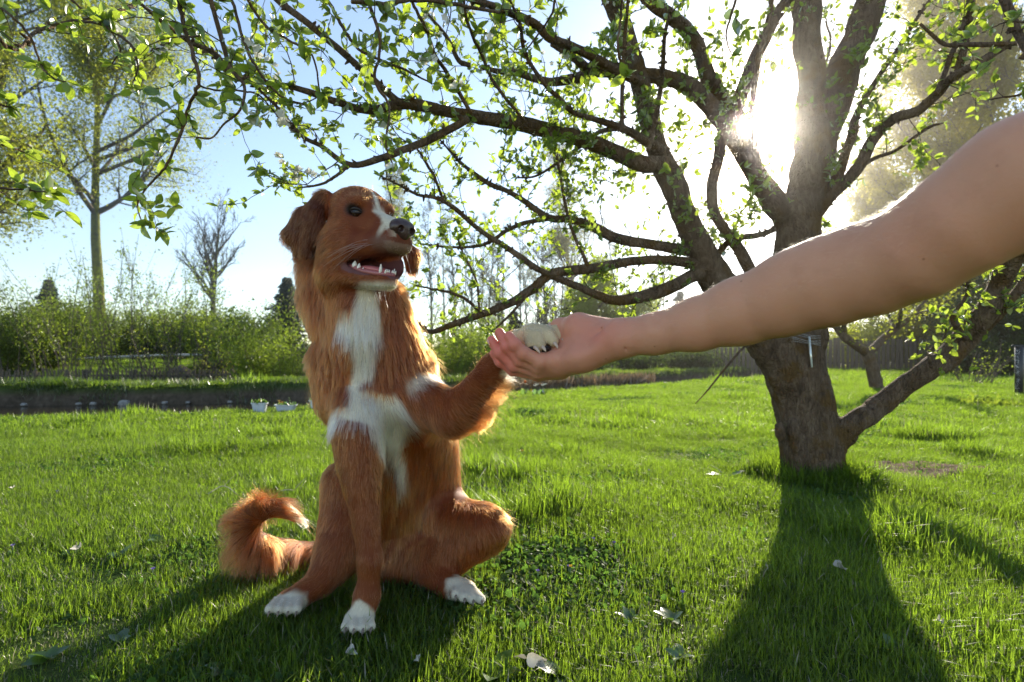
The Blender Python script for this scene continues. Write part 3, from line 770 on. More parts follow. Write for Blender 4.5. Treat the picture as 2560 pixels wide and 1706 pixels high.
for nm, pp, Y0, Y1, rr_, dens_, tl, ls in BR:
    if nm[0] == 'N': dens_, ls = dens_ * .62, ls * .78
    n = len(pp); Ys = np.linspace(Y0, Y1, n)
    Ys = Ys + .02 * np.sin(np.arange(n) * 1.9 + n)
    W_ = np.array([P(a, b, Y) for (a, b), Y in zip(pp, Ys)])
    Rr = np.array([PR(max(r, .9), Y) for r, Y in zip(rr_, Ys)])
    C_ = catmull(W_, 6); Rc = np.interp(np.linspace(0, n - 1, len(C_)), np.arange(n), Rr)
    thick = Rc.max() > .006
    wig = .16 * Rc[:, None] * np.stack([hnoise(C_, 300 + q_, 14) for q_ in range(3)], 1) if thick else .25 * Rc[:, None] * rt.standard_normal(C_.shape)
    wig[0] = 0; C_ = C_ + wig
    ac = Acc(); tube(ac, C_, Rc * (1 + .07 * hnoise(C_, 310, 25)), 12 if Rc.max() > .02 else 8, wob=.02 if thick else 0)
    if Rc.max() > .008:                                   # knots, spurs and cut stubs
        for _ in range(int(8 + len(C_) * .8)):
            k = rt.integers(1, len(C_) - 1); e = norm(rt.standard_normal(3)); r_ = Rc[k]
            tube(ac, [C_[k] + e * r_ * .6, C_[k] + e * (r_ + .004), C_[k] + e * (r_ + rt.uniform(.006, .014))], [r_ * .45 + .002, .004, .002], 6)
    link('branch', ac.mesh('branch'), m_bark if Rc.max() > .003 else m_twig, plum)
    # sprays that come in from above or beside the view are joined to the nearest bough out there
    sx, sy = 1280 + C_[:, 0] / C_[:, 1] * FPX, HZ - (C_[:, 2] - CAMH) / C_[:, 1] * FPX
    if (nm[0] == 'N' or nm == 'R7') and OUT:
        side = lambda X, Y_: np.stack([Y_ < -15, X < -15, X > 2575], -1)
        O_ = np.concatenate(OUT); same = (side(O_[:, 3], O_[:, 4]) & side(sx[:1], sy[:1])).any(1)
        if same.any():
            O_ = O_[same]; T_ = O_[np.argmin(np.linalg.norm(O_[:, :3] - C_[0], axis=1)), :3]
            if np.linalg.norm(T_ - C_[0]) > .02:
                cn_ = Acc(); cc_ = catmull([T_, (T_ + C_[0]) / 2 + (C_[0] - T_) * .05 + rt.normal(0, .015, 3), C_[0]], 6)
                tube(cn_, cc_, np.linspace(max(Rc[0] * 1.5, .004), Rc[0], len(cc_)), 7); link('branch', cn_.mesh('branch'), m_bark, plum)
    oo = (sy < -15) | (sx < -15) | (sx > 2575)
    if oo.any(): OUT.append(np.column_stack([C_, sx, sy])[oo])
    seg = np.linalg.norm(np.diff(C_, axis=0), axis=1); cum = np.concatenate([[0], np.cumsum(seg)])
    if dens_ == 0: continue
    for s in np.arange(rt.uniform(0, 1 / dens_), cum[-1], 1 / dens_ * .55):
        s2 = min(cum[-1] - 1e-4, max(0, s + rt.uniform(-.4, .4) / dens_)); k = min(len(seg) - 1, np.searchsorted(cum, s2, side='right') - 1)
        f_ = (s2 - cum[k]) / seg[k]; q = C_[k] * (1 - f_) + C_[k + 1] * f_; r_ = Rc[k]
        tg = (C_[k + 1] - C_[k]) / seg[k]
        e = rt.standard_normal(3); e -= tg * (e @ tg); e /= np.linalg.norm(e)
        if r_ < .004: dd = norm(tg * .8 + e)
        else: dd = norm(tg * .4 + e + np.array([0, 0, .35 if rt.random() < .75 else -.3]))
        L_ = tl * rt.uniform(.3, 1.4)
        if rt.random() < .3: L_ *= .3
        twig(q + dd * r_ * .6, dd, L_, min(.0019, max(.0007, r_ * .35)), ls, 1 if nm[0] == 'N' else 2)
        if rt.random() < .5: cluster(q + dd * r_, dd, ls, int(rt.integers(2, 4)))
    if Rc[-1] < .004: cluster(C_[-1], C_[-1] - C_[-2], ls, 4)
tw_o = link('twig', twigs.mesh('twig'), m_twig, plum); tw_o['kind'] = 'stuff'
leafP, leafD, leafS = np.array(leafP), np.array(leafD), np.array(leafS)
print('LEAVES', len(leafP))
LT = [leaf_template(.25, .18, .27), leaf_template(.45, .30, .25), leaf_template(.12, .05, .30), leaf_template(.55, -.1, .22)]
fr = frames(leafD, np.tile([0, 0, 1.0], (len(leafP), 1)) + .5 * rt.standard_normal((len(leafP), 3)), rt.uniform(-1.2, 1.2, len(leafP)))
xx = 1280 + leafP[:, 0] / leafP[:, 1] * FPX; yy = HZ - (leafP[:, 2] - CAMH) / leafP[:, 1] * FPX
vis = (xx > -20) & (xx < 2580) & (yy > -20) & (yy < 1700)
big = np.where(vis, leafS / leafP[:, 1], 0); top = set(np.argsort(-big)[:290].tolist())
msk = np.array([k in top for k in range(len(leafP))])
lm = [mesh_np('leaf', T[0], [T[1], T[2]]) for T in [leaf_template(.25, .18, .27, 7), leaf_template(.4, .28, .25, 7), leaf_template(.12, .05, .30, 7), leaf_template(.5, -.1, .23, 7)]]
for m_ in lm: m_.materials.append(m_leaf)
for k in np.where(msk)[0]:
    o = link('leaf', lm[k % 4], None, plum)
    R3 = Matrix(fr[k].T.tolist()).to_4x4()
    o.matrix_parent_inverse = Matrix.Translation(plum.location).inverted()
    o.matrix_basis = Matrix.Translation(Vector(leafP[k])) @ R3 @ Matrix.Scale(float(leafS[k]), 4)
ac = Acc(); rest = np.where(~msk)[0]
for v in range(4):
    s_ = rest[v::4]; stamp(ac, LT[v][0], [LT[v][1], LT[v][2]], leafP[s_], fr[s_], leafS[s_])
lo = link('leaves', ac.mesh('leaves'), m_leaf, plum); lo['kind'] = 'stuff'
# blossom
pt = leaf_template(.15, -.2, .42, 4)
V_, F3_, F4_ = [], [], []
for k in range(5):
    a = k * 2 * math.pi / 5; Rz = np.array([[math.cos(a), -math.sin(a), 0], [math.sin(a), math.cos(a), 0], [0, 0, 1]])
    F3_.append(pt[1] + 0 + len(pt[0]) * k); F4_.append(pt[2] + len(pt[0]) * k); V_.append(pt[0] @ Rz.T + [0, 0, .1])
bm_ = mesh_np('blossom', np.concatenate(V_), [np.concatenate(F3_), np.concatenate(F4_)]); bm_.materials.append(m_petal)
zones = [(620, 110, 60, 35, 16), (680, 175, 30, 15, 5), (705, 350, 25, 50, 20), (760, 425, 45, 25, 20), (1095, 60, 60, 40, 12), (1050, 130, 40, 40, 8), (1180, 20, 40, 30, 8), (340, 85, 60, 20, 10), (300, 100, 50, 20, 10), (650, 320, 30, 40, 8), (960, 330, 30, 60, 10),
         (1210, 100, 40, 30, 8), (1385, 140, 40, 20, 5), (960, 420, 60, 10, 8), (1450, 480, 60, 60, 8), (1150, 200, 60, 60, 8), (350, 155, 20, 20, 4), (410, 120, 50, 16, 12), (1500, 20, 40, 30, 5)]
pos_all = leafP
for (zx, zy, sx, sy, n) in zones:
    d2 = ((xx - zx) / sx) ** 2 + ((yy - zy) / sy) ** 2 + np.where(leafP[:, 1] < 1.1, .8, 0)
    for k in np.argsort(d2 + .3 * rt.random(len(d2)))[:n]:
        o = link('blossom', bm_, None, plum)
        q = leafP[k] + rt.standard_normal(3) * .008
        dq = Vector(rt.standard_normal(3) + np.array([0, -.8, .3])).to_track_quat('Z', 'X').to_matrix().to_4x4()
        o.matrix_basis = Matrix.Translation(Vector(q)) @ dq @ Matrix.Scale(rt.uniform(.009, .013), 4)
# thermometer tied to the trunk
th = empty('thermometer', P(2026, 905, 2.0), 'narrow glass thermometer tied with wire to the plum trunk below the forearm', 'thermometer')
m_glass = mat('glass', (.75, .78, .74), .08, .6); m_glass.node_tree.nodes['Principled BSDF'].inputs['Metallic'].default_value = .3
ac = Acc(); tube(ac, [P(2023, 842, 2.02), P(2026, 880, 1.99), P(2030, 918, 1.99)], [.0042, .0042, .0035], 10); link('glass_tube', ac.mesh('glass_tube'), m_glass, th)
ac = Acc()
for k in range(7):
    y0 = 838 + k * 4; tube(ac, catmull([P(1935 + 8 * k, y0 - 3, 2.02), P(1980, y0 - 8 + rt.uniform(-5, 5), 1.985), P(2022, y0 + rt.uniform(-3, 3), 1.98), P(2052, y0 + 2, 2.04)], 4), .0006, 4)
link('wire', ac.mesh('wire'), mat('wire', (.5, .5, .48), .35, .6, Metallic=.8), th)
# =================================================================== trees, shrubs and fences beyond the stream
m_farbark = mat('far_bark', (.11, .09, .07), .9, .1)
basecol(m_farbark, ramp(m_farbark, [(.3, (.05, .042, .034)), (.6, (.13, .11, .09)), (.8, (.22, .19, .15))], noise(m_farbark, 3, 5, .7)))
m_moss = mat('mossy_bark', (.14, .15, .03), .95, .05)
basecol(m_moss, ramp(m_moss, [(.3, (.06, .055, .03)), (.55, (.16, .17, .03)), (.8, (.26, .25, .05))], noise(m_moss, 4, 5, .7)))
def LM(n, d, l, t, **k): return leaf_mat(n, d, l, t, tw=.5, rough=.5, scale=k.get('scale', 1.2), gloss=.008, fres=.08)
m_yg = LM('spring_leaf', (.10, .135, .014), (.20, .235, .028), (.52, .58, .05))
m_gold = LM('golden_leaf', (.20, .175, .014), (.34, .30, .025), (.62, .56, .040))
m_wil = LM('willow_leaf', (.13, .18, .02), (.24, .29, .04), (.60, .70, .10))
m_dkg = LM('dark_leaf', (.020, .040, .010), (.045, .070, .018), (.08, .13, .02))
m_mid = LM('hedge_leaf', (.055, .09, .010), (.13, .17, .018), (.36, .48, .04))
m_pale = LM('pale_leaf', (.14, .15, .06), (.22, .22, .10), (.40, .42, .18))
m_needle = LM('needle', (.010, .024, .012), (.025, .045, .02), (.02, .04, .015))

rb = np.random.default_rng(99)
m_bush = LM('bush_leaf', (.055, .095, .010), (.13, .18, .02), (.34, .46, .04))
def skeleton(base, h, r0, spread, levels=3, nb=14, start=.3, up=.5, lean=(0, 0, 1), droop=0., curl=.085, rng=rb, top=.05, sub=6):
    """trunk and boughs as polylines; returns [(pts, r0, r1, level)]"""
    out = []
    def shoot(p, d, L, r, lvl, n):
        pts = [np.array(p, float)]; dd = norm(np.array(d, float))
        for k in range(n):
            dd = norm(dd + rng.standard_normal(3) * (curl if lvl else curl * .4) + np.array([0, 0, (.10 * up if lvl else .04) - droop * lvl * (k / n)]))
            pts.append(pts[-1] + dd * L / n)
        return np.array(pts)
    tr = shoot(base, lean, h, r0, 0, 9)
    out.append((tr, r0, r0 * top, 0))
    par = [(tr, r0, h)]
    for lvl in range(1, levels):
        nxt = []
        for pts, r, L in par:
            m = nb if lvl == 1 else sub
            for _ in range(m):
                t = rng.uniform(start if lvl == 1 else .2, .97); f = t * (len(pts) - 1); k = min(int(f), len(pts) - 2)
                q = pts[k] * (1 - f + k) + pts[k + 1] * (f - k); tg = norm(pts[k + 1] - pts[k])
                e = rng.standard_normal(3); e -= tg * (e @ tg); e = norm(e)
                d = norm(tg * up + e * .8 + np.array([0, 0, .15 * up]))
                L2 = (spread if lvl == 1 else L * .5) * rng.uniform(.5, 1.15) * ((1.1 - t * .75) if lvl == 1 else 1)
                r2 = min(r * .45, r * (1 - t) * .6 + r * .08)
                pp = shoot(q, d, L2, r2, lvl, 6 if lvl == 1 else 4)
                out.append((pp, r2, r2 * .3, lvl)); nxt.append((pp, r2, L2))
        par = nxt
    return out

def far_tree(name, label, cat, base, h, r0, spread, nleaf, lsize, lm_, bark=None, group=None, levels=3, rmin=.006, hang=0.0, clump=.25, **k):
    base = np.array(base, float)
    root = empty(name, base, label, cat, group)
    sk = skeleton(base - [0, 0, .2], h, r0, spread, levels, **k)
    tr = Acc(); br = Acc(); pos = []
    mxl = max(s[3] for s in sk)
    for pts, a, b, lvl in sk:
        tube(tr if lvl == 0 else br, pts, np.maximum(np.linspace(a, b, len(pts)), rmin if lvl else .01), 8 if lvl == 0 else (5 if lvl == 1 else 3), cap=lvl == 0)
        if lvl == mxl or (lvl == mxl - 1 and lvl > 0): pos.append(pts[1:])
    link('trunk', tr.mesh('trunk'), bark or m_farbark, root)
    link('limbs', br.mesh('limbs'), m_farbark, root)['kind'] = 'stuff'
    if nleaf:
        pos = np.concatenate(pos)
        w = (hnoise(pos, 5, 1.1) > -.35)
        if w.sum() > 20: pos = pos[w]
        k_ = rb.integers(0, len(pos), nleaf)
        p = pos[k_] + rb.standard_normal((nleaf, 3)) * clump
        if hang: p[:, 2] -= np.abs(rb.standard_normal(nleaf)) * hang
        d = rb.standard_normal((nleaf, 3)); d[:, 2] -= .5 + hang
        ac = Acc(); stamp(ac, QUAD[0], [QUAD[1]], p, frames(d, rb.standard_normal((nleaf, 3)), rb.uniform(0, 3, nleaf)), lsize * rb.uniform(.6, 1.4, nleaf))
        link('crown', ac.mesh('crown', False), lm_, root)['kind'] = 'stuff'
    return root

def gz(x, y): return float(height(x, y)[0])
def at(px, Y, z=None):
    x = (px - 1280) / FPX * Y
    return np.array([x, Y, gz(x, Y) if z is None else z])

far_tree('poplar', 'tall mossy-trunked tree with yellow-green young leaves at left beyond the stream', 'tree', at(250, 24), 17.5, .27, 6.6, 38000, .105, m_yg, m_moss, levels=4, nb=28, start=.34, up=.50, sub=7, clump=.38)
far_tree('leaning_tree', 'leafy tree leaning in from the left edge with thick slanting limbs', 'tree', at(-260, 19), 15.5, .36, 5.5, 34000, .10, m_yg, None, levels=4, nb=22, start=.25, up=.6, lean=(.42, 0, 1), sub=6, clump=.38)
far_tree('bare_tree', 'small rounded bare tree standing between the tall tree and the dog', 'tree', at(525, 27), 8.2, .19, 3.7, 500, .07, m_yg, m_moss, levels=4, nb=19, start=.26, up=.95, sub=6, rmin=.011, curl=.09)

def shrub(name, label, px, Y, h, w, n, nleaf, ls, lm_, cat='shrub', group=None, bark=None, tall=0, dens=.2, rr=.012):
    b = at(px, Y); root = empty(name, b, label, cat, group)
    st = Acc(); pos = []
    for k in range(n):
        a = rb.uniform(0, 6.28); q = b + np.array([math.cos(a), math.sin(a), 0]) * w * .25 * math.sqrt(rb.random()) - [0, 0, .1]
        hh = h * rb.uniform(.55, 1.05); d = np.array([math.cos(a) * w * .55 / h, math.sin(a) * w * .4 / h, 1.0]) + rb.standard_normal(3) * .12
        pts = [q]; dd = norm(d)
        for s in range(6):
            pts.append(pts[-1] + dd * hh / 6); dd = norm(dd + rb.standard_normal(3) * .10 + np.array([0, 0, .04]))
        pts = np.array(pts); tube(st, pts, np.linspace(rr, rr * .3, 7), 3, cap=False)
        pos.append(catmull(pts, 4)[6:])
        for s in range(4):
            i0 = rb.integers(2, 6); e = norm(dd + rb.standard_normal(3) * .6); L = hh * rb.uniform(.12, .3)
            tw = np.array([pts[i0], pts[i0] + e * L * .5, pts[i0] + norm(e + [0, 0, .3]) * L]); tube(st, tw, [rr * .4, rr * .3, rr * .2], 3, cap=False); pos.append(catmull(tw, 4))
    link('stems', st.mesh('stems'), bark or m_farbark, root)['kind'] = 'stuff'
    pos = np.concatenate(pos); kk = rb.integers(0, len(pos), nleaf)
    p = pos[kk] + rb.standard_normal((nleaf, 3)) * dens
    p[:, 2] = np.maximum(p[:, 2], b[2] + .02)
    ac = Acc(); stamp(ac, QUAD[0], [QUAD[1]], p, frames(rb.standard_normal((nleaf, 3)) + [0, 0, .5], rb.standard_normal((nleaf, 3)), rb.uniform(0, 3, nleaf)), ls * rb.uniform(.6, 1.4, nleaf))
    link('crown', ac.mesh('crown', False), lm_, root)['kind'] = 'stuff'
    return root

# hedge row at the left, behind the picket fence
HR = [(-60, 20, 2.6, 2.6, 'dense mid-green shrub at the far left edge'), (60, 19, 2.5, 2.6, 'mid-green shrub left of the dark spruce'), (180, 25.5, 2.9, 2.6, 'mid-green shrub in front of the dark spruce'), (330, 27, 2.6, 2.8, 'low green shrub right of the tall tree'),
      (420, 28, 2.8, 2.6, 'low green shrub behind the white pipe'), (520, 28, 3.0, 3.0, 'green shrub around the foot of the bare tree'), (610, 20, 2.2, 2.2, 'green shrub right of the bare tree')]
for px, Y, h, w, lb in HR:
    shrub('hedge_shrub', lb, px, Y, h * 1.08, w * 1.3, 40, 17000, .11, m_mid, group='shrubs behind the picket fence', dens=.20)
for px, Y, h, lb in ((30, 18, 4.4, 'tall thin leafy shoots at the left edge above the hedge'), (140, 18, 3.6, 'tall thin leafy shoots left of the tall tree'), (200, 17, 4.8, 'bundle of tall pale shoots just left of the mossy trunk'), (320, 17, 4.9, 'bundle of tall pale shoots just right of the mossy trunk'),
                     (400, 17.5, 4.6, 'tall pale shoots midway between the mossy trunk and the bare tree'), (480, 17.5, 4.2, 'tall pale shoots left of the bare tree'), (590, 18, 3.6, 'tall pale shoots right of the bare tree')):
    shrub('willow_shoots', lb, px, Y, h, 2.2, 14, 1700, .075, m_bush, cat='willow', group='thin willows along the far bank', dens=.10, rr=.018)
shrub('pollard_willow', 'short dark-stumped pollard willow with fanning shoots behind the picket fence', 450, 16, 2.2, 3.4, 26, 700, .06, m_yg, cat='willow', rr=.025)
ac = Acc(); b = at(450, 16); tube(ac, [b + [0, 0, -.2], b + [0, 0, .35], b + [.03, 0, .62]], [.26, .24, .30], 9); 
tag(link('willow_stump', ac.mesh('willow_stump'), m_farbark), 'knobbly dark stump of the pollard willow behind the picket fence', 'stump')
shrub('forsythia', 'orange-yellow flowering shrub behind the picket fence below the bare tree', 560, 17, 1.1, 1.0, 14, 500, .06, m_gold, dens=.1)
shrub('green_bush', 'bright green bush directly left of the chest of the dog', 720, 14.5, 2.5, 3.0, 50, 15000, .075, m_bush, cat='bush', dens=.16)
shrub('green_bush', 'bright green bush between the dog and the hand', 1110, 15, 2.7, 3.4, 60, 19000, .075, m_bush, cat='bush', dens=.17)
shrub('green_bush', 'darker bush below the open hand, behind the stream', 1235, 17, 2.0, 2.2, 30, 9000, .09, m_mid, cat='bush', dens=.17)

def spruce(label, px, Y, h, w):
    b = at(px, Y); root = empty('spruce', b, label, 'spruce', 'dark spruces beyond the stream')
    ac = Acc(); tube(ac, [b - [0, 0, .2], b + [0, 0, h]], [.12, .02], 6); link('trunk', ac.mesh('trunk'), m_farbark, root)
    n = 6500; t = rb.random(n) ** .75; a = rb.uniform(0, 6.28, n)
    lay = (np.floor(t * 17) + .5) / 17; t2 = lay + (t - lay) * .85
    r_ = w * (1 - t2) * rb.random(n) ** .6 * (1 + .35 * np.sin(a * 3 + lay * 40) + .45 * np.sin(lay * 61 + a))
    p = b + np.stack([np.cos(a) * r_, np.sin(a) * r_, .15 + t2 * h - r_ * .28], 1)
    d = np.stack([np.cos(a), np.sin(a), np.full(n, -.35)], 1) + .3 * rb.standard_normal((n, 3))
    ac = Acc(); stamp(ac, QUAD[0], [QUAD[1]], p, frames(d, np.tile([0, 0, 1.], (n, 1)), rb.uniform(-.6, .6, n)), .18 * rb.uniform(.6, 1.3, n))
    link('crown', ac.mesh('crown', False), m_needle, root)['kind'] = 'stuff'
spruce('pointed dark spruce left of the tall mossy tree', 122, 26, 4.0, 1.5)
spruce('dark spruce with its tip beside the neck of the dog, left', 718, 21, 3.3, 1.5)
spruce('dark spruce rising behind the fingers of the hand', 1285, 30, 3.7, 1.6)
spruce('dark spruce under the long lower branch of the plum tree', 1700, 34, 4.8, 2.4)
spruce('dark spruce left of the hanging willow', 1420, 38, 4.6, 2.2)

for k, (px, Y, h, lb) in enumerate(((1078, 33, 9.5, 'thin bare birch just right of the muzzle'), (1140, 36, 10.5, 'thin bare birch above the green bush, left one of the row'), (1176, 33, 9.0, 'thin bare birch above the green bush, second of the row'), (1222, 35, 8.6, 'thin bare birch above the dark bush'),
                     (1262, 36, 9.6, 'thin bare birch left of the spruce behind the fingers'), (1304, 35, 9.4, 'thick-stemmed bare birch behind the fingers'), (1342, 37, 8.2, 'thin bare birch above the lifted paw'), (1372, 36, 10.4, 'straight bare birch above the palm'), (1402, 37, 8.8, 'slender bare birch above the thumb side of the palm'), (1425, 36, 10, 'straight dark birch left of the hanging willow'), (1545, 40, 11, 'thin birch seen between the lower plum branches'), (1640, 40, 9, 'thin birch left of the main plum limb'), (1110, 39, 10.5, 'bare birch between the first two of the row'), (1200, 40, 11, 'bare birch over the gap in the green bushes'), (1245, 33, 7.5, 'short bare birch over the dark bush'), (1322, 41, 11, 'tall bare birch over the spruce tip'), (1358, 33, 7.8, 'short bare birch over the lifted paw'), (1389, 42, 11.5, 'tall bare birch over the back of the palm'), (1450, 42, 10.5, 'bare birch at the left rim of the hanging willow'), (1670, 42, 10, 'bare birch behind the main plum limb'))):
    far_tree('bare_birch', lb, 'birch', at(px, Y), h * 1.1, .11, 2.1, 1300, .10, m_pale, None, 'bare birches beyond the stream', levels=4, nb=20, start=.12, up=.9, sub=5, rmin=.010)
far_tree('hanging_willow', 'weeping pale green willow with a dark trunk behind the plum branches', 'willow', at(1490, 28), 5.8, .30, 2.8, 26000, .13, m_wil, None, levels=3, nb=26, start=.35, up=.4, droop=.25, hang=.7, clump=.16)
far_tree('hanging_willow', 'smaller pale willow at the right of the dark-trunked one', 'willow', at(1590, 31), 5.0, .25, 2.4, 14000, .13, m_wil, None, levels=3, nb=20, start=.35, up=.4, droop=.25, hang=.6, clump=.16)
far_tree('pale_birch', 'tall hazy birch behind the muzzle of the dog', 'birch', at(985, 38), 14.5, .16, 3.6, 9000, .12, m_pale, None, levels=4, nb=26, start=.25, up=.7, droop=.08, hang=.3, sub=5, rmin=.009)
far_tree('pale_birch', 'tall hazy birch behind the middle of the plum branches', 'birch', at(1440, 36), 15.0, .16, 4.4, 11000, .12, m_pale, None, levels=4, nb=26, start=.3, up=.7, droop=.08, hang=.3, sub=5, rmin=.009)
# right side
far_tree('golden_birch', 'tall golden-leaved birch behind the bare upper arm', 'birch', at(2345, 24), 19, .17, 5.4, 70000, .15, m_gold, None, levels=4, nb=34, start=.15, up=.75, droop=.06, hang=.45, sub=6, rmin=.007)
far_tree('golden_birch', 'golden birch at the right edge behind the shoulder end of the arm', 'birch', at(2520, 21), 14, .15, 5.0, 60000, .13, m_gold, None, levels=4, nb=28, start=.12, up=.7, droop=.06, hang=.4, sub=6, rmin=.007)
far_tree('golden_birch', 'loose golden birch between the plum fork and the right edge', 'birch', at(2180, 30), 11.5, .14, 4.4, 40000, .14, m_gold, None, levels=4, nb=26, start=.15, up=.7, droop=.06, hang=.4, sub=5, rmin=.008)
for px, Y, h, w, m_, lb in ((2120, 24, 2.6, 3.6, m_yg, 'yellow-green shrub over the plank fence right of the plum trunk'), (2220, 25, 2.9, 3.8, m_yg, 'yellow-green shrub behind the small apple tree'), (2330, 23.5, 3.2, 3.8, m_gold, 'golden shrub over the plank fence, left of the slanting branch'), (2430, 22, 3.6, 3.6, m_gold, 'golden shrub right of the slanting branch'),
                            (1960, 26, 2.2, 3.4, m_mid, 'green shrub over the fence hidden by the plum trunk'), (1820, 25, 2.0, 3.2, m_mid, 'green shrub over the fence left of the plum trunk')):
    shrub('fence_shrub', lb, px, Y, h * 1.05, w * 1.15, 34, 13000, .12, m_, group='shrubs over the plank fence', dens=.24)
for px, Y, h, w, lb in ((2500, 17, 3.6, 2.6, 'dark evergreen bush at the right edge behind the slanting branch'), (2600, 14.5, 3.6, 2.8, 'very dark evergreen bush behind the black post'), (2480, 14.2, 1.2, 2.2, 'low dark bush on the lawn left of the black post'),
                        (1560, 20.5, 1.0, 3.2, 'dark bramble thicket on the far bank under the wrist'), (1690, 21.5, 1.1, 3.2, 'dark bramble thicket left of the plum trunk'), (1450, 18.6, .9, 2.8, 'dark bramble thicket on the far bank under the palm')):
    shrub('dark_bush', lb, px, Y, h, w * 1.1, 34, 12000, .10, m_dkg, cat='bush', group='dark bushes', dens=.24)
# small apple tree on the lawn and a bare shrub
ap = empty('apple_tree', at(2193, 7.9), 'small bare apple tree on the lawn behind the right of the plum trunk', 'tree')
AT = [([(2196, 985), (2185, 940), (2172, 890), (2165, 880)], [17, 15, 14, 14]), ([(2168, 884), (2120, 850), (2095, 825), (2085, 800), (2060, 780), (2010, 765)], [11, 10, 8, 6, 4, 2]), ([(2172, 884), (2210, 845), (2240, 822), (2280, 790), (2310, 755), (2330, 720)], [11, 9, 8, 6, 4, 2]),
      ([(2110, 842), (2108, 800), (2095, 770), (2070, 740)], [7, 5, 3, 2]), ([(2235, 825), (2222, 790), (2205, 760)], [5, 4, 2]), ([(2245, 818), (2252, 780), (2245, 740)], [6, 4, 2]), ([(2285, 785), (2330, 775), (2365, 755)], [4, 3, 1.5]), ([(2095, 825), (2050, 800), (2000, 800)], [5, 3, 1.5])]
ac0, ac1 = Acc(), Acc(); ap_pos = []
for k, (pp, rr_) in enumerate(AT):
    C_ = catmull([P(a, b, 7.9 + .12 * k * ((-1) ** k) * (i > 0)) for i, (a, b) in enumerate(pp)], 4); Rc = np.interp(np.linspace(0, 1, len(C_)), np.linspace(0, 1, len(rr_)), [PR(r, 7.9) for r in rr_])
    a_l = Acc(); tube(a_l, C_, Rc, 8, wob=.05); link('trunk' if k == 0 else 'limb', a_l.mesh('limb'), m_bark, ap)
    if k:
        ap_pos.append(C_)
        for _ in range(9):
            q = C_[rb.integers(3, len(C_))]; e = norm(rb.standard_normal(3) + [0, 0, .4]); L = rb.uniform(.15, .5); tw = np.array([q, q + e * L * .5, q + norm(e + rb.standard_normal(3) * .3) * L]); tube(ac1, tw, [.006, .004, .002], 4, cap=False); ap_pos.append(catmull(tw, 4))
link('twigs', ac1.mesh('twigs'), m_bark, ap)['kind'] = 'stuff'
ap_pos = np.concatenate(ap_pos); kk = rb.integers(0, len(ap_pos), 1500); ac = Acc()
stamp(ac, QUAD[0], [QUAD[1]], ap_pos[kk] + rb.standard_normal((1500, 3)) * .05, frames(rb.standard_normal((1500, 3)), rb.standard_normal((1500, 3)), rb.uniform(0, 3, 1500)), .04 * rb.uniform(.6, 1.4, 1500))
link('crown', ac.mesh('crown', False), m_yg, ap)['kind'] = 'stuff'
shrub('currant_bush', 'thin-stemmed leafless shrub on the lawn between the apple tree and the black post', 2425, 9.6, .95, 1.0, 26, 260, .04, m_mid, dens=.06, rr=.008)

# ------------------------------------------------------------------ fences
m_wood = mat('grey_wood', (.13, .11, .085), .85, .15)
basecol(m_wood, ramp(m_wood, [(.3, (.06, .05, .04)), (.55, (.13, .105, .08)), (.8, (.22, .19, .15))], noise(m_wood, 6, 5, .7, vec_scale=(1, 1, .15))))
def board(w, h, t, point=True, seed=0):
    V = [(-w / 2, -t / 2, 0), (w / 2, -t / 2, 0), (w / 2, -t / 2, h), (0, -t / 2, h + (w * .5 if point else 0.004)), (-w / 2, -t / 2, h)]
    V = np.array(V + [(x, y + t, z) for x, y, z in V])
    return mesh_np('picket', V, [np.array([[0, 1, 2, 4], [5, 9, 7, 6], [0, 5, 6, 1], [1, 6, 7, 2], [2, 7, 8, 3], [3, 8, 9, 4], [4, 9, 5, 0]]), np.array([[4, 2, 3], [9, 8, 7]])], False)
def fence(name, label, line, pitch, h, w, z_fn, point, rails, pname, jit=.03, group=None):
    root = empty(name, line[0], label, 'fence')
    me = [board(w * f, h * g, .018, point) for f, g in ((1, 1), (.9, 1.03), (1.05, .96))]
    for m_ in me: m_.name = pname; m_.materials.append(m_wood)
    line = np.array(line, float); seg = np.linalg.norm(np.diff(line[:, :2], axis=0), axis=1); cum = np.concatenate([[0], np.cumsum(seg)])
    n = int(cum[-1] / pitch)
    for k in range(n):
        s = k * pitch; i = min(np.searchsorted(cum, s, side='right') - 1, len(seg) - 1); f = (s - cum[i]) / seg[i]
        x, y = line[i][0] * (1 - f) + line[i + 1][0] * f, line[i][1] * (1 - f) + line[i + 1][1] * f
        z = z_fn(x, y); dx, dy = (line[i + 1] - line[i])[:2]
        o = link(pname, me[int(rb.integers(0, 3))], None, root)
        o.matrix_basis = Matrix.Translation((x, y, z)) @ Matrix.Rotation(math.atan2(dy, dx), 4, 'Z') @ Matrix.Rotation(rb.normal(0, jit), 4, 'Y') @ Matrix.Scale(rb.uniform(.93, 1.05), 4)
    for zz in rails:
        ac = Acc(); pts = np.array([[a + 0 * b, b + .03, z_fn(a, b) + zz] for a, b in zip(np.interp(np.linspace(0, cum[-1], 30), cum, line[:, 0]), np.interp(np.linspace(0, cum[-1], 30), cum, line[:, 1]))])
        tube(ac, pts, .025, 4); link('rail', ac.mesh('rail', False), m_wood, root)
    for k in range(0, n, 14):
        s = k * pitch; x, y = np.interp(s, cum, line[:, 0]), np.interp(s, cum, line[:, 1])
        ac = Acc(); z = z_fn(x, y); tube(ac, [(x, y + .09, z - .2), (x, y + .09, z + h * 1.02)], .045, 6); link('post', ac.mesh('post', False), m_wood, root)
fence('picket_fence', 'low weathered picket fence running along the far bank at left', [(-18, 14.5, 0), (-5.0, 15.6, 0), (-1.5, 16.5, 0)], .098, .66, .045, lambda x, y: -.52, True, (.18, .5), 'picket')
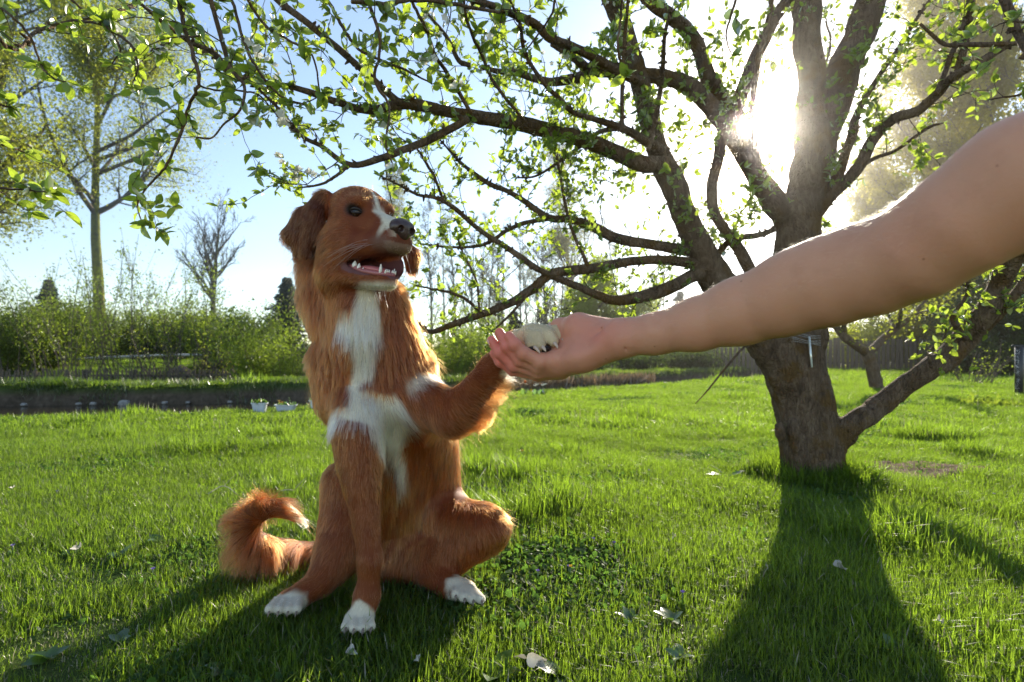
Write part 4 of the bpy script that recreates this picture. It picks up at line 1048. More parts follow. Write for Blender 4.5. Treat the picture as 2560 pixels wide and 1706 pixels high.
fence('plank_fence', 'tall grey plank fence closing the garden at the right', [(4.6, 23.8, 0), (10.5, 21.2, 0), (19.5, 19.8, 0)], .165, 1.28, .12, gz, False, (.3, 1.0), 'plank', jit=.015)

# pale pipe on the mound, utility pole, black post
ac = Acc(); tube(ac, catmull([at(178, 21) + [0, 0, .08], at(250, 21.3) + [0, 0, .16], at(350, 21.8) + [0, 0, .24], at(430, 22) + [0, 0, .28], at(515, 22.3) + [0, 0, .30]], 6), .055, 8)
tag(link('pipe', ac.mesh('pipe'), mat('pale_plastic', (.62, .60, .58), .5, .4)), 'long pale pipe lying on the mound behind the picket fence', 'pipe')
ul = empty('utility_pole', at(470, 60), 'distant wooden utility pole with a crossbar between the tall tree and the bare tree', 'pole')
ac = Acc(); b = at(470, 60); tube(ac, [b, [b[0], b[1], CAMH + (HZ - 788) / FPX * 60]], [.13, .10], 6); link('post', ac.mesh('post'), m_wood, ul)
ac = Acc(); z = CAMH + (HZ - 793) / FPX * 60; tube(ac, [(b[0] - .8, 60, z), (b[0] + .8, 60, z)], .07, 5); link('crossbar', ac.mesh('crossbar'), m_wood, ul)
c = at(480, 70)
m_thatch = mat('thatch', (.12, .10, .08), .9, .1)
r2 = np.linspace(0, np.pi, 13); prof = [(c[0] + 4.6 * math.cos(a), 3.4 + 1.4 * math.sin(a)) for a in r2]
V = np.array([[x, y_, z] for y_ in (70, 76) for x, z in ([(c[0] + 4.6, -.6)] + prof + [(c[0] - 4.6, -.6)])]); n_ = 15
F = np.array([[k, k + 1, k + 1 + n_, k + n_] for k in range(n_ - 1)]); 
ac = Acc(); ac.add(V, [F]); cen = len(V); ac.add(np.array([[c[0], 70, 1.5]] + V[:n_].tolist()), [np.array([[0, k + 2, k + 1] for k in range(n_ - 1)])])
tag(link('barn_roof', ac.mesh('barn_roof', False), m_thatch), 'distant brown rounded barn roof showing over the shrubs left of the bare tree', 'barn')
po = empty('garden_post', at(2548, 6.7), 'black wet-looking post with a short crossbar at the right edge of the lawn', 'post')
m_black = mat('black_wood', (.02, .02, .022), .4, .5)
z0, z1 = gz(*at(2548, 6.7)[:2]), CAMH + (HZ - 868) / FPX * 6.7
x_ = at(2548, 6.7)[0]
ac = Acc(); tube(ac, [(x_, 6.7, z0 - .1), (x_, 6.7, z1)], .045, 8); link('post', ac.mesh('post'), m_black, po)
ac = Acc(); tube(ac, [(x_ - .11, 6.68, z1 + .01), (x_ + .25, 6.68, z1 + .015)], .018, 6); link('crossbar', ac.mesh('crossbar'), m_black, po)
ac = Acc()
for k in range(90):
    q = np.array([x_ - .045 - .05 * rb.random(), 6.64 + .03 * rb.random(), z0 + (z1 - z0) * rb.random()]); V, F = np.array([[0, 0, 1], [1, 0, 0], [0, 1, 0], [-1, 0, 0], [0, -1, 0], [0, 0, -1]]) * rb.uniform(.003, .006) + q, np.array([[0, 1, 2], [0, 2, 3], [0, 3, 4], [0, 4, 1], [5, 2, 1], [5, 3, 2], [5, 4, 3], [5, 1, 4]])
    ac.add(V, [F])
link('droplet', ac.mesh('droplet'), mat('wet', (.8, .8, .8), .1, .6), po)['kind'] = 'stuff'
shrub('weed_clump', 'leafy weeds around the foot of the black post', 2500, 5.2, .22, .7, 22, 650, .05, m_mid, cat='weeds', dens=.04, rr=.003)

for px, lb in ((-500, 'far belt of trees, left end'), (100, 'far belt of trees behind the tall mossy tree'), (700, 'far belt of trees behind the dog'), (1300, 'far belt of trees behind the hand'), (1900, 'far belt of trees behind the plum tree'), (2500, 'far belt of trees at the right'), (3100, 'far belt of trees beyond the right edge')):
    n = 9000; Y = 95; cx = (px - 1280) / FPX * Y; hw = 27
    x = rb.uniform(-hw, hw, n); yy_ = rb.uniform(-4, 4, n); top_ = 3.6 + 1.3 * np.sin(x * .4 + px) + .9 * np.sin(x * 1.3) + .6 * np.sin(x * 3.1)
    p = np.stack([cx + x, Y + yy_, top_ * rb.random(n) ** .6 - .3], 1); ac = Acc()
    stamp(ac, QUAD[0], [QUAD[1]], p, frames(rb.standard_normal((n, 3)), rb.standard_normal((n, 3)), rb.uniform(0, 3, n)), .75 * rb.uniform(.5, 1.3, n))
    tag(link('distant_trees', ac.mesh('distant_trees', False), m_dkg), kind='stuff')
# =================================================================== small things on and by the lawn
m_tub = mat('white_tub', (.62, .64, .66), .45, .4)
m_yel = leaf_mat('yellow_petal', (.75, .42, .02), (.85, .55, .03), (.8, .5, .03), tw=.3)
m_org = leaf_mat('orange_petal', (.75, .16, .02), (.85, .24, .02), (.8, .2, .02), tw=.3)
m_red = leaf_mat('red_petal', (.6, .03, .02), (.7, .05, .02), (.7, .05, .02), tw=.3)
m_vio = leaf_mat('violet_petal', (.16, .09, .42), (.26, .17, .55), (.25, .15, .55), tw=.3)
m_herb = leaf_mat('herb_leaf', (.035, .085, .012), (.07, .14, .02), (.22, .40, .04), tw=.45, rough=.3, scale=12)
m_dead = leaf_mat('dead_leaf', (.42, .38, .30), (.62, .58, .50), (.45, .40, .3), tw=.3, scale=30)
rs = np.random.default_rng(55)
def planter(px, py, wpx, hpx, label, flowers):
    c = ground(px, py); w = PR(wpx, c[1]) / 2; h = PR(hpx, c[1]); root = empty('planter', c, label, 'planter', 'white planters at the edge of the stream')
    V = []; F = []
    for z, f in ((0, .74), (h * .88, .96), (h * .88, 1.06), (h, 1.08), (h, 1.0), (h * .8, .92)):
        for a in np.linspace(0, 2 * np.pi, 24, endpoint=False):
            ca, sa = math.cos(a), math.sin(a); k_ = 1 / max(abs(ca) ** 1, abs(sa) ** 1) ** .55
            V.append([c[0] + w * f * ca * k_ * .86, c[1] + w * .55 * f * sa * k_ * .86, c[2] + z])
    for r in range(5): F += [[r * 24 + k, r * 24 + (k + 1) % 24, (r + 1) * 24 + (k + 1) % 24, (r + 1) * 24 + k] for k in range(24)]
    link('tub', mesh_np('tub', V, np.array(F), False), m_tub, root)
    V = np.array([[c[0], c[1], c[2] + h * .86]] + [[c[0] + w * .9 * math.cos(a), c[1] + w * .5 * math.sin(a), c[2] + h * .82] for a in np.linspace(0, 6.28, 17)[:-1]])
    link('soil', mesh_np('soil', V, np.array([[0, 1 + k, 1 + (k + 1) % 16] for k in range(16)])), m_soil, root)
    n = 60; p = c + np.stack([rs.uniform(-w * .7, w * .7, n), rs.uniform(-w * .3, w * .3, n), np.full(n, h * .85)], 1)
    ac = Acc(); stamp(ac, *[LT[0][0], [LT[0][1], LT[0][2]]], p, frames(rs.standard_normal((n, 3)) * .6 + [0, 0, 1], rs.standard_normal((n, 3)), rs.uniform(0, 3, n)), h * rs.uniform(.3, .6, n))
    link('leaves', ac.mesh('leaves'), m_herb, root)['kind'] = 'stuff'
    for (dx, dz, m_, s) in flowers:
        q = c + np.array([dx * w, -.02, h + dz]); ac = Acc()
        tube(ac, [q - [0, 0, dz + .03], q], .0015, 4)
        n = 7; stamp(ac, pt[0], [pt[1], pt[2]], np.tile(q, (n, 1)), frames(np.stack([np.cos(np.arange(n) * .9), np.sin(np.arange(n) * .9) - .2, np.full(n, .5)], 1), np.tile([0, 0, 1.], (n, 1)), np.zeros(n)), np.full(n, s))
        link('flower', ac.mesh('flower'), m_, root)
planter(649, 1029, 44, 26, 'white tapered planter with one yellow flower, leftmost by the stream', [(.15, .015, m_yel, .016)])
planter(715, 1028, 60, 19, 'low wide white planter with yellow pansies and a leafy sprig, beside the leftmost tub', [(-.5, .03, m_yel, .018), (-.35, .015, m_yel, .016), (-.2, .02, m_yel, .014), (.35, .06, m_herb, .012), (.4, .035, m_herb, .014)])
planter(796, 1023, 50, 27, 'white planter half hidden behind the chest of the dog', [(.1, .005, m_dead, .012)])

def flower(px, py, h, m_, s, name, label, n=6, group=None, cup=1.0):
    c = ground(px, py); root = empty(name, c, label, 'flower', group)
    ac = Acc(); q = c + [.004, 0, h]; tube(ac, [c - [0, 0, .01], c + [.004, 0, h * .5], q], [.0018, .0015, .0012], 5); link('stem', ac.mesh('stem'), m_herb, root)
    ac = Acc(); a = np.arange(n) * 2 * np.pi / n
    stamp(ac, pt[0], [pt[1], pt[2]], np.tile(q, (n, 1)), frames(np.stack([np.cos(a), np.sin(a), np.full(n, cup)], 1), np.tile([0, 0, 1.], (n, 1)), np.zeros(n)), np.full(n, s)); link('petals', ac.mesh('petals'), m_, root)
    ac = Acc(); stamp(ac, LT[2][0], [LT[2][1], LT[2][2]], np.tile(c, (3, 1)), frames(np.array([[.4, 0, 1], [-.4, .1, 1], [0, -.3, 1.]]), rs.standard_normal((3, 3)), np.zeros(3)), np.full(3, h * .7)); link('leaves', ac.mesh('leaves'), m_herb, root)
flower(1312, 990, .165, m_org, .042, 'tulip', 'orange tulip by the stream under the hand', cup=2.2)
flower(1305, 988, .04, m_red, .03, 'tulip', 'low red tulip beside the orange one', cup=2.2)
flower(1327, 987, .04, m_yel, .03, 'tulip', 'low yellow tulip right of the orange one', cup=1.6)
for k, (a, b) in enumerate(((1337, 990), (1342, 992), (1356, 990), (1362, 992))):
    flower(a, b, .125 + .02 * (k % 2), m_petal, .034, 'daffodil', ['leftmost white daffodil right of the orange tulip', 'second white daffodil from the tulip', 'third white daffodil from the tulip', 'rightmost white daffodil by the stream'][k], group='white daffodils by the stream', cup=.3)
flower(1662, 975, .10, m_petal, .03, 'daffodil', 'single small white flower on the stream edge left of the plum trunk', cup=.3)
flower(1303, 1150, .05, m_yel, .014, 'dandelion', 'small yellow dandelion in the lawn right of the lifted leg', n=11, cup=.3)
flower(1422, 1460, .035, m_yel, .007, 'buttercup', 'tiny yellow flower in the grass beside the violets', cup=.8)
VI = [((1480, 1375), 'pale violet in the grass midway between dog and trunk shadow'), ((1532, 1385), 'second violet, right of the first near the shadow'), ((1418, 1455), 'violet near the tiny yellow flower'), ((1702, 1520), 'violet at the left rim of the trunk shadow'), ((2482, 1262), 'violet right of the trunk at the right edge'), ((2560, 1262), 'violet cut by the right edge'),
      ((2375, 1320), 'violet right of the trunk shadow'), ((28, 1395), 'violet in the grass at the left edge'), ((378, 1455), 'violet left of the tail'), ((1340, 1470), 'violet right of the white hind paw'), ((1620, 1200), 'pale violet on the sunny lawn before the trunk'), ((140, 1245), 'small violet far left on the sunny lawn')]
for (a, b), lb in VI: flower(a, b, .032, m_vio, .0065, 'violet', lb, n=5, group='violets in the lawn', cup=.5)

def rosette(px, py, n, L, label, mt=None, up=.55, wid=None, name='weed', cat='weed', group='broad-leaved weeds in the lawn'):
    c = ground(px, py); root = empty(name, c, label, cat, group)
    T = leaf_template(.22, .25, wid or .17, 8)
    for k in range(n):
        a = rs.uniform(0, 6.28) if n > 3 else (-1.6 + 1.3 * k); d = np.array([[math.cos(a), math.sin(a) * .8 - .1, up * rs.uniform(.6, 1.6)]])
        ac = Acc(); stamp(ac, T[0], [T[1], T[2]], c[None] + [0, 0, .004], frames(d, np.array([[0, 0, 1.]]) + .2 * rs.standard_normal((1, 3)), rs.uniform(-.3, .3, 1)), np.array([L * .62 * rs.uniform(.7, 1.15)]))
        link('leaf', ac.mesh('leaf'), mt or m_herb, root)
for a in [(1815, 1195, 6, .14, 'long-leaved dock on the lawn left of the trunk'), (1228, 1700, 3, .075, 'upright broad leaf at the bottom right of the white front paw'), (2140, 1352, 4, .05, 'bright round leaf on the right rim of the trunk shadow'), (2150, 1385, 4, .04, 'small leaf just below the bright round leaf'),
          (402, 1365, 4, .06, 'bright heart-shaped leaf beside the tail'), (300, 1400, 6, .07, 'light green weed left of the tail'), (180, 1385, 5, .05, 'small weed on the lawn at left'), (1888, 1352, 3, .05, 'pair of leaves at the left rim of the trunk shadow'), (1560, 1240, 5, .06, 'weed on the sunny lawn between dog and trunk'),
          (1680, 1560, 6, .05, 'weed beside the violet at the shadow rim'), (1570, 1560, 6, .045, 'clover-like weed right of the white hind paw'), (1050, 1590, 5, .06, 'grass-shaded weed between the front paw and hind paw'), (300, 1600, 5, .05, 'weed in the shade at lower left'), (2500, 1440, 5, .05, 'weed at the right side of the lawn'),
          (2240, 1640, 5, .055, 'weed at the right of the trunk shadow near the bottom'), (1700, 1660, 5, .05, 'weed at the bottom in the rim of the shadow'), (1400, 1700, 7, .06, 'broad weed at the bottom edge beside the pale dead leaf'), (120, 1640, 6, .05, 'weed in the lower left corner'), (560, 1680, 5, .05, 'weed in the shade left of the front paw')]:
    rosette(*a, wid=.30 if a[3] < .08 else .13)
def curled(px, py, L, label, z=.03, mt=None):
    c = ground(px, py) + [0, 0, z]; T = leaf_template(.5, .5, .36, 8); ac = Acc()
    V0 = T[0] + .10 * np.stack([hnoise(T[0] + rs.random(3) * 5, 90 + q_, 5) for q_ in range(3)], 1)
    stamp(ac, V0, [T[1], T[2]], np.tile(c, (2, 1)), frames(np.array([[rs.uniform(-1, 1), -.6, .35], [rs.uniform(-1, 1), .4, .5]]), rs.standard_normal((2, 3)), rs.uniform(-1, 1, 2)), L * np.array([.62, .45]))
    tag(link('dead_leaf', ac.mesh('dead_leaf'), mt or m_dead), label, 'leaf', 'dry leaves in the grass')
for a in [(1318, 1700, .045, 'large crumpled whitish leaf at the bottom right of the dog'), (1345, 1712, .03, 'smaller whitish leaf under the crumpled one'), (870, 1665, .036, 'whitish folded leaf just below the front paw'), (890, 1672, .03, 'green-white leaf right of the folded one below the front paw', .03, m_herb), (1680, 1372, .03, 'thin pale leaf on the grass left of the shadow'),
          (1920, 1450, .02, 'pale leaf inside the trunk shadow'), (2095, 1450, .05, 'grey translucent leaf in the trunk shadow'), (195, 1395, .03, 'pale leaf on the lawn at the left'), (30, 1240, .02, 'tiny pale leaf near the left edge'), (2350, 1600, .025, 'pale leaf right of the shadow at the bottom'), (1040, 1690, .02, 'small pale leaf at the bottom under the dog')]:
    curled(*a)
def stick(pp, r, label, Y=None):
    C_ = catmull([ground(a, b) + [0, 0, .02 + .02 * (k % 2)] for k, (a, b) in enumerate(pp)], 4); ac = Acc(); tube(ac, C_, np.linspace(r, r * .5, len(C_)), 6, wob=.1)
    q = C_[len(C_) // 2]; tube(ac, [q, q + [.02, .01, .025], q + [.035, .02, .04]], [r * .6, r * .5, r * .3], 5)
    tag(link('stick', ac.mesh('stick'), m_stick), label, 'stick', 'fallen twigs in the grass')
m_stick = mat('dry_stick', (.42, .38, .32), .8, .2)
stick([(1196, 1222), (1215, 1205), (1222, 1180), (1228, 1172)], .0022, 'forked pale twig on the lawn right of the belly of the dog'); stick([(690, 1238), (720, 1250), (745, 1240), (765, 1228)], .0025, 'pale twig behind the tip of the tail')
stick([(1250, 1180), (1280, 1195), (1300, 1205)], .0015, 'dry stalk on the lawn right of the forked twig'); stick([(520, 1245), (560, 1235), (600, 1250)], .002, 'dark twig on the lawn left of the tail')
# stones and dry reeds on the banks
m_stone = mat('stone', (.30, .28, .25), .8, .2); basecol(m_stone, ramp(m_stone, [(.3, (.18, .165, .15)), (.7, (.42, .40, .36))], noise(m_stone, 20, 5, .7)))
def stone(px, Y, r, label, z=-.30):
    x = (px - 1280) / FPX * Y; a = Acc(); nu, nv = 12, 8
    A_, B_2 = np.meshgrid(np.linspace(0, 2 * np.pi, nu, endpoint=False), np.linspace(0, np.pi, nv)); D_ = np.stack([np.sin(B_2) * np.cos(A_), np.sin(B_2) * np.sin(A_), np.cos(B_2)], -1).reshape(-1, 3)
    D_ = D_ * (1 + .16 * hnoise(D_ + rs.random(3) * 9, 3, 1.6))[:, None] * np.array([r * 1.3, r, r * .75]) + [x, Y, z]
    i = np.arange(nv - 1)[:, None] * nu; j = np.arange(nu)[None, :]; a.add(D_, [np.stack([i + j, i + nu + j, i + nu + (j + 1) % nu, i + (j + 1) % nu], -1).reshape(-1, 4)])
    tag(link('stone', a.mesh('stone'), m_stone), label, 'stone', 'stones along the stream')
for px, r, lb in ((312, .085, 'largest pale stone at the foot of the far bank'), (412, .04, 'small white stone right of the largest pale stone'), (196, .035, 'stone at the foot of the far bank under the tall tree'), (232, .04, 'stone right of the one under the tall tree'), (60, .04, 'stone at the foot of the far bank near the left edge'), (520, .04, 'flat stone at the foot of the bank below the bare tree'), (470, .03, 'small stone left of the flat one'), (575, .035, 'small stone right of the flat one')):
    x = (px - 1280) / FPX * 9.2; Yb = float(np.interp(x, FAR_E[:, 0], FAR_E[:, 1])) - .22; stone(px, Yb, r, lb)
def tufts(name, pts, n, L, mt, kind='stuff'):
    p = np.repeat(pts, n, axis=0) + rs.standard_normal((len(pts) * n, 3)) * [.05, .05, 0]; k = len(p); T = leaf_template(.1, .3, .03, 4); ac = Acc()
    stamp(ac, T[0], [T[1], T[2]], p, frames(rs.standard_normal((k, 3)) * .28 + [0, 0, 1], rs.standard_normal((k, 3)), rs.uniform(0, 3, k)), L * rs.uniform(.5, 1.2, k)); tag(link(name, ac.mesh(name), mt), kind=kind)
m_reed = leaf_mat('dry_reed', (.20, .13, .07), (.34, .24, .14), (.3, .2, .1), tw=.3, scale=3)
m_overh = leaf_mat('bank_grass', (.03, .06, .010), (.07, .11, .02), (.22, .32, .03), tw=.45, scale=3)
xs = rs.uniform(-.8, 4.5, 240); pts = np.stack([xs, np.interp(xs, FAR_E[:, 0], FAR_E[:, 1]) - .35 - rs.random(240) * .25, np.full(240, -.36)], 1); tufts('dry_reeds', pts, 7, .42, m_reed)
xs = rs.uniform(-14, 12, 1500); pts = np.stack([xs, np.interp(xs, FAR_E[:, 0], FAR_E[:, 1]) - .12 + rs.random(1500) * .3, np.zeros(1500)], 1); pts[:, 2] = height(pts[:, 0], pts[:, 1])[0] - .03; tufts('bank_grass', pts, 7, .17, m_overh)
xs = rs.uniform(-7, 6, 500); pts = np.stack([xs, np.interp(xs, NEAR_E[:, 0], NEAR_E[:, 1]) - .05 - rs.random(500) * .12, np.zeros(500)], 1); pts[:, 2] = height(pts[:, 0], pts[:, 1])[0] - .01; tufts('edge_grass', pts, 7, .075, m_overh)
# =================================================================== the dog
dog = empty('dog', P(930, 1560, 1.0), 'red and white long-haired dog sitting on the grass giving its paw, mouth open', 'dog')

B = Body((-0.62, 0.68, -0.02), (0.12, 1.48, 0.88), 0.0032)

def bc(p1, Y1, r1, p2, Y2, r2, k=0.03, **f):
    """round cone between two photo points, radii in photo pixels at their own depth"""
    B.cone(P(*p1, Y1), PR(r1, Y1), P(*p2, Y2), PR(r2, Y2), k, **f)

def be(p, Y, r, k=0.03, **f):
    rr = [PR(x, Y) for x in r]
    B.ell(P(*p, Y), rr, None, k, **f)

DN = (0.0, -0.15, -1.0)
# torso (seen from the front, leaning back to the rump)
bc((915, 905), 1.07, 105, (935, 1050), 1.09, 100, L=.034, lift=.25, flow=DN)
bc((1018, 925), 1.09, 66, (1050, 1025), 1.09, 70, L=.034, lift=.25, flow=(0.1, -.2, -1))
bc((965, 1080), 1.15, 108, (1010, 1280), 1.24, 118, L=.040, lift=.15, flow=DN)
bc((1060, 1080), 1.16, 78, (1085, 1250), 1.22, 66, L=.045, lift=.12, flow=DN)
bc((985, 1330), 1.27, 110, (985, 1345), 1.36, 100, L=.035, lift=.2, flow=DN)
# neck and ruff
bc((852, 675), 1.08, 92, (896, 865), 1.07, 92, L=.040, lift=.3, flow=(0.05, -.1, -1))
bc((955, 745), 1.04, 54, (1000, 890), 1.05, 64, L=.034, lift=.25, flow=(0.25, -.1, -1))
bc((880, 745), 1.00, 52, (892, 830), 1.0, 52, k=.04, L=.034, lift=.25, flow=DN)
bc((808, 740), 1.06, 42, (826, 775), 1.05, 40, k=.04, L=.040, lift=.3, flow=(-.12, -.1, -1))
bc((824, 905), 1.05, 44, (848, 985), 1.05, 55, k=.04, L=.03, lift=.25, flow=DN)
bc((925, 690), 1.0, 44, (935, 780), 1.02, 48, k=.03, L=.022, lift=.2, flow=DN)
# standing foreleg (screen left)
bc((888, 1075), .985, 50, (898, 1150), .985, 46, k=.02, L=.02, lift=.18, flow=(0, 0, -1))
bc((893, 1030), 1.00, 58, (905, 1210), .975, 42, L=.020, lift=.18, flow=(0.0, 0, -1))
bc((905, 1210), .975, 42, (926, 1400), .95, 27, k=.015, L=.013, lift=.15, flow=(0.0, 0, -1))
bc((926, 1400), .95, 28, (918, 1490), .945, 27, k=.015, L=.010, lift=.15, flow=(-.1, 0, -1))
bc((918, 1490), .945, 30, (905, 1535), .93, 30, k=.015, L=.010, lift=.15, flow=(-.2, -.5, -.6))
be((898, 1545), .938, (35, 40, 24), k=.012, L=.009, lift=.2, flow=(-.2, -.9, -.5))
for dx, dy in ((-30, 4), (-11, 10), (10, 10), (29, 2)):
    bc((898 + dx * .8, 1543), .92, 12, (896 + dx * 1.1, 1566 + dy * .5), .880 + abs(dx) * .0005, 11.5, k=.003, L=.005, lift=.15, flow=(0, -1, -.5))
# raised foreleg (screen right) reaching into the hand
bc((1020, 985), 1.04, 62, (1130, 1035), .985, 54, k=.045, L=.022, lift=.18, flow=(.6, -.1, -.7))
bc((1130, 1035), .985, 50, (1165, 1015), .965, 44, k=.02, L=.02, lift=.2, flow=(.3, -.1, -.8))
bc((1160, 1015), .965, 46, (1232, 925), .895, 35, k=.02, L=.014, lift=.18, flow=(.5, -.3, -.3))
bc((1232, 925), .895, 35, (1285, 858), .835, 27, k=.015, L=.010, lift=.15, flow=(.6, -.3, .2))
bc((1285, 862), .835, 27, (1325, 838), .81, 27, k=.015, L=.007, lift=.2, flow=(1, -.3, -.1))
be((1352, 842), .80, (48, 34, 31), k=.012, L=.008, lift=.2, flow=(.9, -.4, -.3))
for (x0, y0, x1, y1, Y) in ((1322, 838, 1326, 862, .772), (1345, 842, 1352, 866, .768), (1372, 838, 1384, 855, .772), (1392, 828, 1406, 845, .785)):
    bc((x0, y0), Y + .012, 17, (x1, y1), Y, 14, k=.005, L=.007, lift=.15, flow=(.3, -.7, -.6))
# haunch and hind leg, screen left
bc((868, 1210), 1.16, 62, (858, 1370), 1.10, 58, k=.03, L=.020, lift=.15, flow=DN)
bc((868, 1330), 1.12, 58, (830, 1420), 1.06, 42, k=.03, L=.018, lift=.15, flow=(-.1, -.2, -1))
bc((838, 1380), 1.08, 44, (800, 1455), 1.04, 33, k=.02, L=.016, lift=.15, flow=(-.4, -.3, -.8))
bc((800, 1455), 1.03, 33, (735, 1500), .99, 30, k=.015, L=.010, lift=.2, flow=(-.8, -.5, -.3))
be((728, 1502), .995, (38, 40, 24), k=.012, L=.012, lift=.2, flow=(-.6, -.8, -.4))
for dx in (-34, -13, 9, 28):
    bc((724 + dx * .8, 1503), .975, 13, (712 + dx * 1.1, 1526 + abs(dx) * -.1), .938 + dx * .0003, 12, k=.003, L=.006, lift=.15, flow=(-.3, -1, -.5))
# haunch and hind leg, screen right: folded flat on the grass
bc((1080, 1300), 1.22, 82, (1205, 1320), 1.10, 55, k=.04, L=.026, lift=.15, flow=(.2, -.2, -.9))
bc((1205, 1318), 1.10, 54, (1238, 1318), 1.07, 36, k=.02, L=.018, lift=.2, flow=(.4, -.2, -.8))
bc((1215, 1330), 1.09, 46, (1090, 1420), 1.12, 48, k=.03, L=.022, lift=.15, flow=(-.1, -.2, -.9))
bc((1060, 1400), 1.15, 62, (960, 1410), 1.18, 66, k=.04, L=.026, lift=.12, flow=(0, -.2, -.9))
bc((1085, 1440), 1.09, 34, (1130, 1470), 1.05, 30, k=.02, L=.012, lift=.15, flow=(.8, -.5, -.3))
be((1150, 1474), 1.045, (40, 38, 23), k=.012, L=.009, lift=.15, flow=(.7, -.7, -.3))
for dx, dy in ((-24, -4), (-4, 4), (16, 8), (36, 8)):
    bc((1152 + dx * .7, 1474), 1.03, 13, (1162 + dx * 1.1, 1490 + dy), 1.000 - dx * .0003, 12, k=.003, L=.005, lift=.15, flow=(.5, -.9, -.4))
# tail: out along the grass to screen left, curling up and over
TA = dict(k=.025, L=.062, lift=.12)
tail = [((900, 1370), 1.30, 40), ((820, 1390), 1.28, 34), ((720, 1390), 1.22, 32), ((655, 1375), 1.18, 30), ((612, 1340), 1.15, 30), ((618, 1300), 1.15, 28), ((655, 1272), 1.15, 24), ((700, 1270), 1.15, 17), ((732, 1288), 1.15, 9)]
tfl = [(-.5, -.3, -.8), (-.5, -.4, -.9), (-.45, -.4, -.9), (-.3, -.4, -.9), (-.6, -.3, -.45), (-.55, -.3, .45), (.6, -.1, .2), (1, -.2, -.5)]
tL = [.04, .06, .085, .10, .055, .045, .05, .045]
for i in range(len(tail) - 1):
    (a, Ya, ra), (b, Yb, rb) = tail[i], tail[i + 1]
    bc(a, Ya, ra, b, Yb, rb, k=.02, L=tL[i], lift=.12, flow=tfl[i])

# head: local frame, centimetres; x towards the nose, y towards the near cheek, z up
HO = np.array(P(932, 538, .955))
hx = np.array([.72, -.69, -.18]); hx /= np.linalg.norm(hx)
hz = np.array([.10, -.04, 1.0]); hz -= hx * (hz @ hx); hz /= np.linalg.norm(hz)
hy = np.cross(hz, hx) * -1.0                    # towards the camera-left side
HM = np.stack([hx, hy, hz])
def H(x, y, z):
    return HO + .01 * (hx * x + hy * y + hz * z)
def hv(x, y, z):
    return tuple(hx * x + hy * y + hz * z)
def hc(a, ra, b, rb, k=.012, **f): B.cone(H(*a), ra * .01, H(*b), rb * .01, k, **f)
def he(c, r, k=.012, M=None, **f): B.ell(H(*c), [q * .01 for q in r], HM if M is None else M, k, **f)
he((-5.4, 0, .3), (6.8, 5.5, 5.0), k=.02, L=.011, lift=.18, flow=hv(-1, 0, .1))
for s in (1, -1):
    he((-1.0, 2.7 * s, 1.7), (2.3, 2.0, 1.4), k=.012, L=.007, lift=.2, flow=hv(-1, .3 * s, .5))
    he((-3.6, 3.2 * s, -5.5), (4.6, 2.8, 5.4), k=.02, L=.014, lift=.2, flow=hv(-.9, .2 * s, -.5))
    hc((.3, 2.0 * s, -5.9), 2.75, (9.2, 1.15 * s, -5.1), 1.75, k=.014, L=.006, lift=.12, flow=hv(-1, .3 * s, -.5))
    hc((-3.2, 2.6 * s, -12.0), 2.1, (7.4, .95 * s, -12.0), 1.0, k=.012, L=.010, lift=.2, flow=hv(-1, 0, -.5))
    hc((-4.8, 3.6 * s, -6.0), 2.8, (-5.8, 3.4 * s, -11.0), 3.0, k=.025, L=.022, lift=.2, flow=hv(-.5, .1 * s, -1))
he((-5.2, 2.2, -9.5), (4.2, 3.2, 5.5), k=.03, L=.026, lift=.2, flow=hv(-.6, .1, -1))
hc((.2, 0, -1.6), 2.7, (8.3, 0, -2.9), 2.1, k=.016, L=.005, lift=.12, flow=hv(-1, 0, .1))
he((9.7, 0, -4.0), (1.5, 2.1, 2.0), k=.01, L=.005, lift=.15, flow=hv(-.6, 0, -1))
hc((-3.0, 0, -12.3), 2.0, (7.4, 0, -12.2), .95, k=.012, L=.010, lift=.2, flow=hv(-1, 0, -.5))
he((8.2, 0, -11.7), (1.4, 1.55, 1.1), k=.010, L=.010, lift=.25, flow=hv(.1, 0, -1))
# ears: near one hangs beside the cheek, far one shows behind the jaw
earM = np.array([[.80, .6, 0], [-.6, .8, 0], [0, 0, 1.0]])
def ear(pts, Y, L, tag_, k=.012):
    for (p, q, r1, r2, dy) in pts:
        bc(p, Y + dy, r1, q, Y + dy + .005, r2, k=k, L=L, lift=.15, flow=tag_)
ear([((812, 500), (765, 560), 24, 30, -.005), ((765, 545), (735, 592), 28, 27, .0), ((778, 560), (766, 632), 27, 20, -.01), ((752, 585), (752, 630), 27, 20, -.0),
     ((790, 530), (795, 600), 24, 14, -.015), ((728, 585), (718, 592), 18, 12, .0)], .985, .019, (-.40, -.1, -.9), k=.0075)
ear([((1005, 610), (1030, 640), 16, 18, 0), ((1030, 640), (1030, 670), 19, 16, 0)], 1.06, .016, (.25, -.1, -1))
he((5.2, -1.75, -9.2), (4.6, .8, 2.6), k=.008, L=.006, lift=.1, flow=hv(-1, 0, -.5))
# mouth opening
MA = lambda s: (-.6, 3.1 * s, -9.5)
MB_ = lambda s: (8.6, 1.5 * s, -9.1)
MC, MD = (.5, 0, -9.4), (10.6, 0, -9.1)
for s in (1,):
    B.cone(H(*MA(s)), .0062, H(*MB_(s)), .0118, .005, sub=True)
B.cone(H(*MC), .012, H(*MD), .014, .006, sub=True)
# eye sockets
for s in (1, -1):
    B.ell(H(-.2, 3.75 * s, -.25), [.0105, .0085, .0062], HM, .004, sub=True)

DV, DF = B.nets(2)
dog_me = mesh_np('body', DV, DF)
DN_ = B.normals_at(DV)

def px_of(p):
    return 1280 + p[:, 0] / p[:, 1] * FPX, HZ - (p[:, 2] - CAMH) / p[:, 1] * FPX

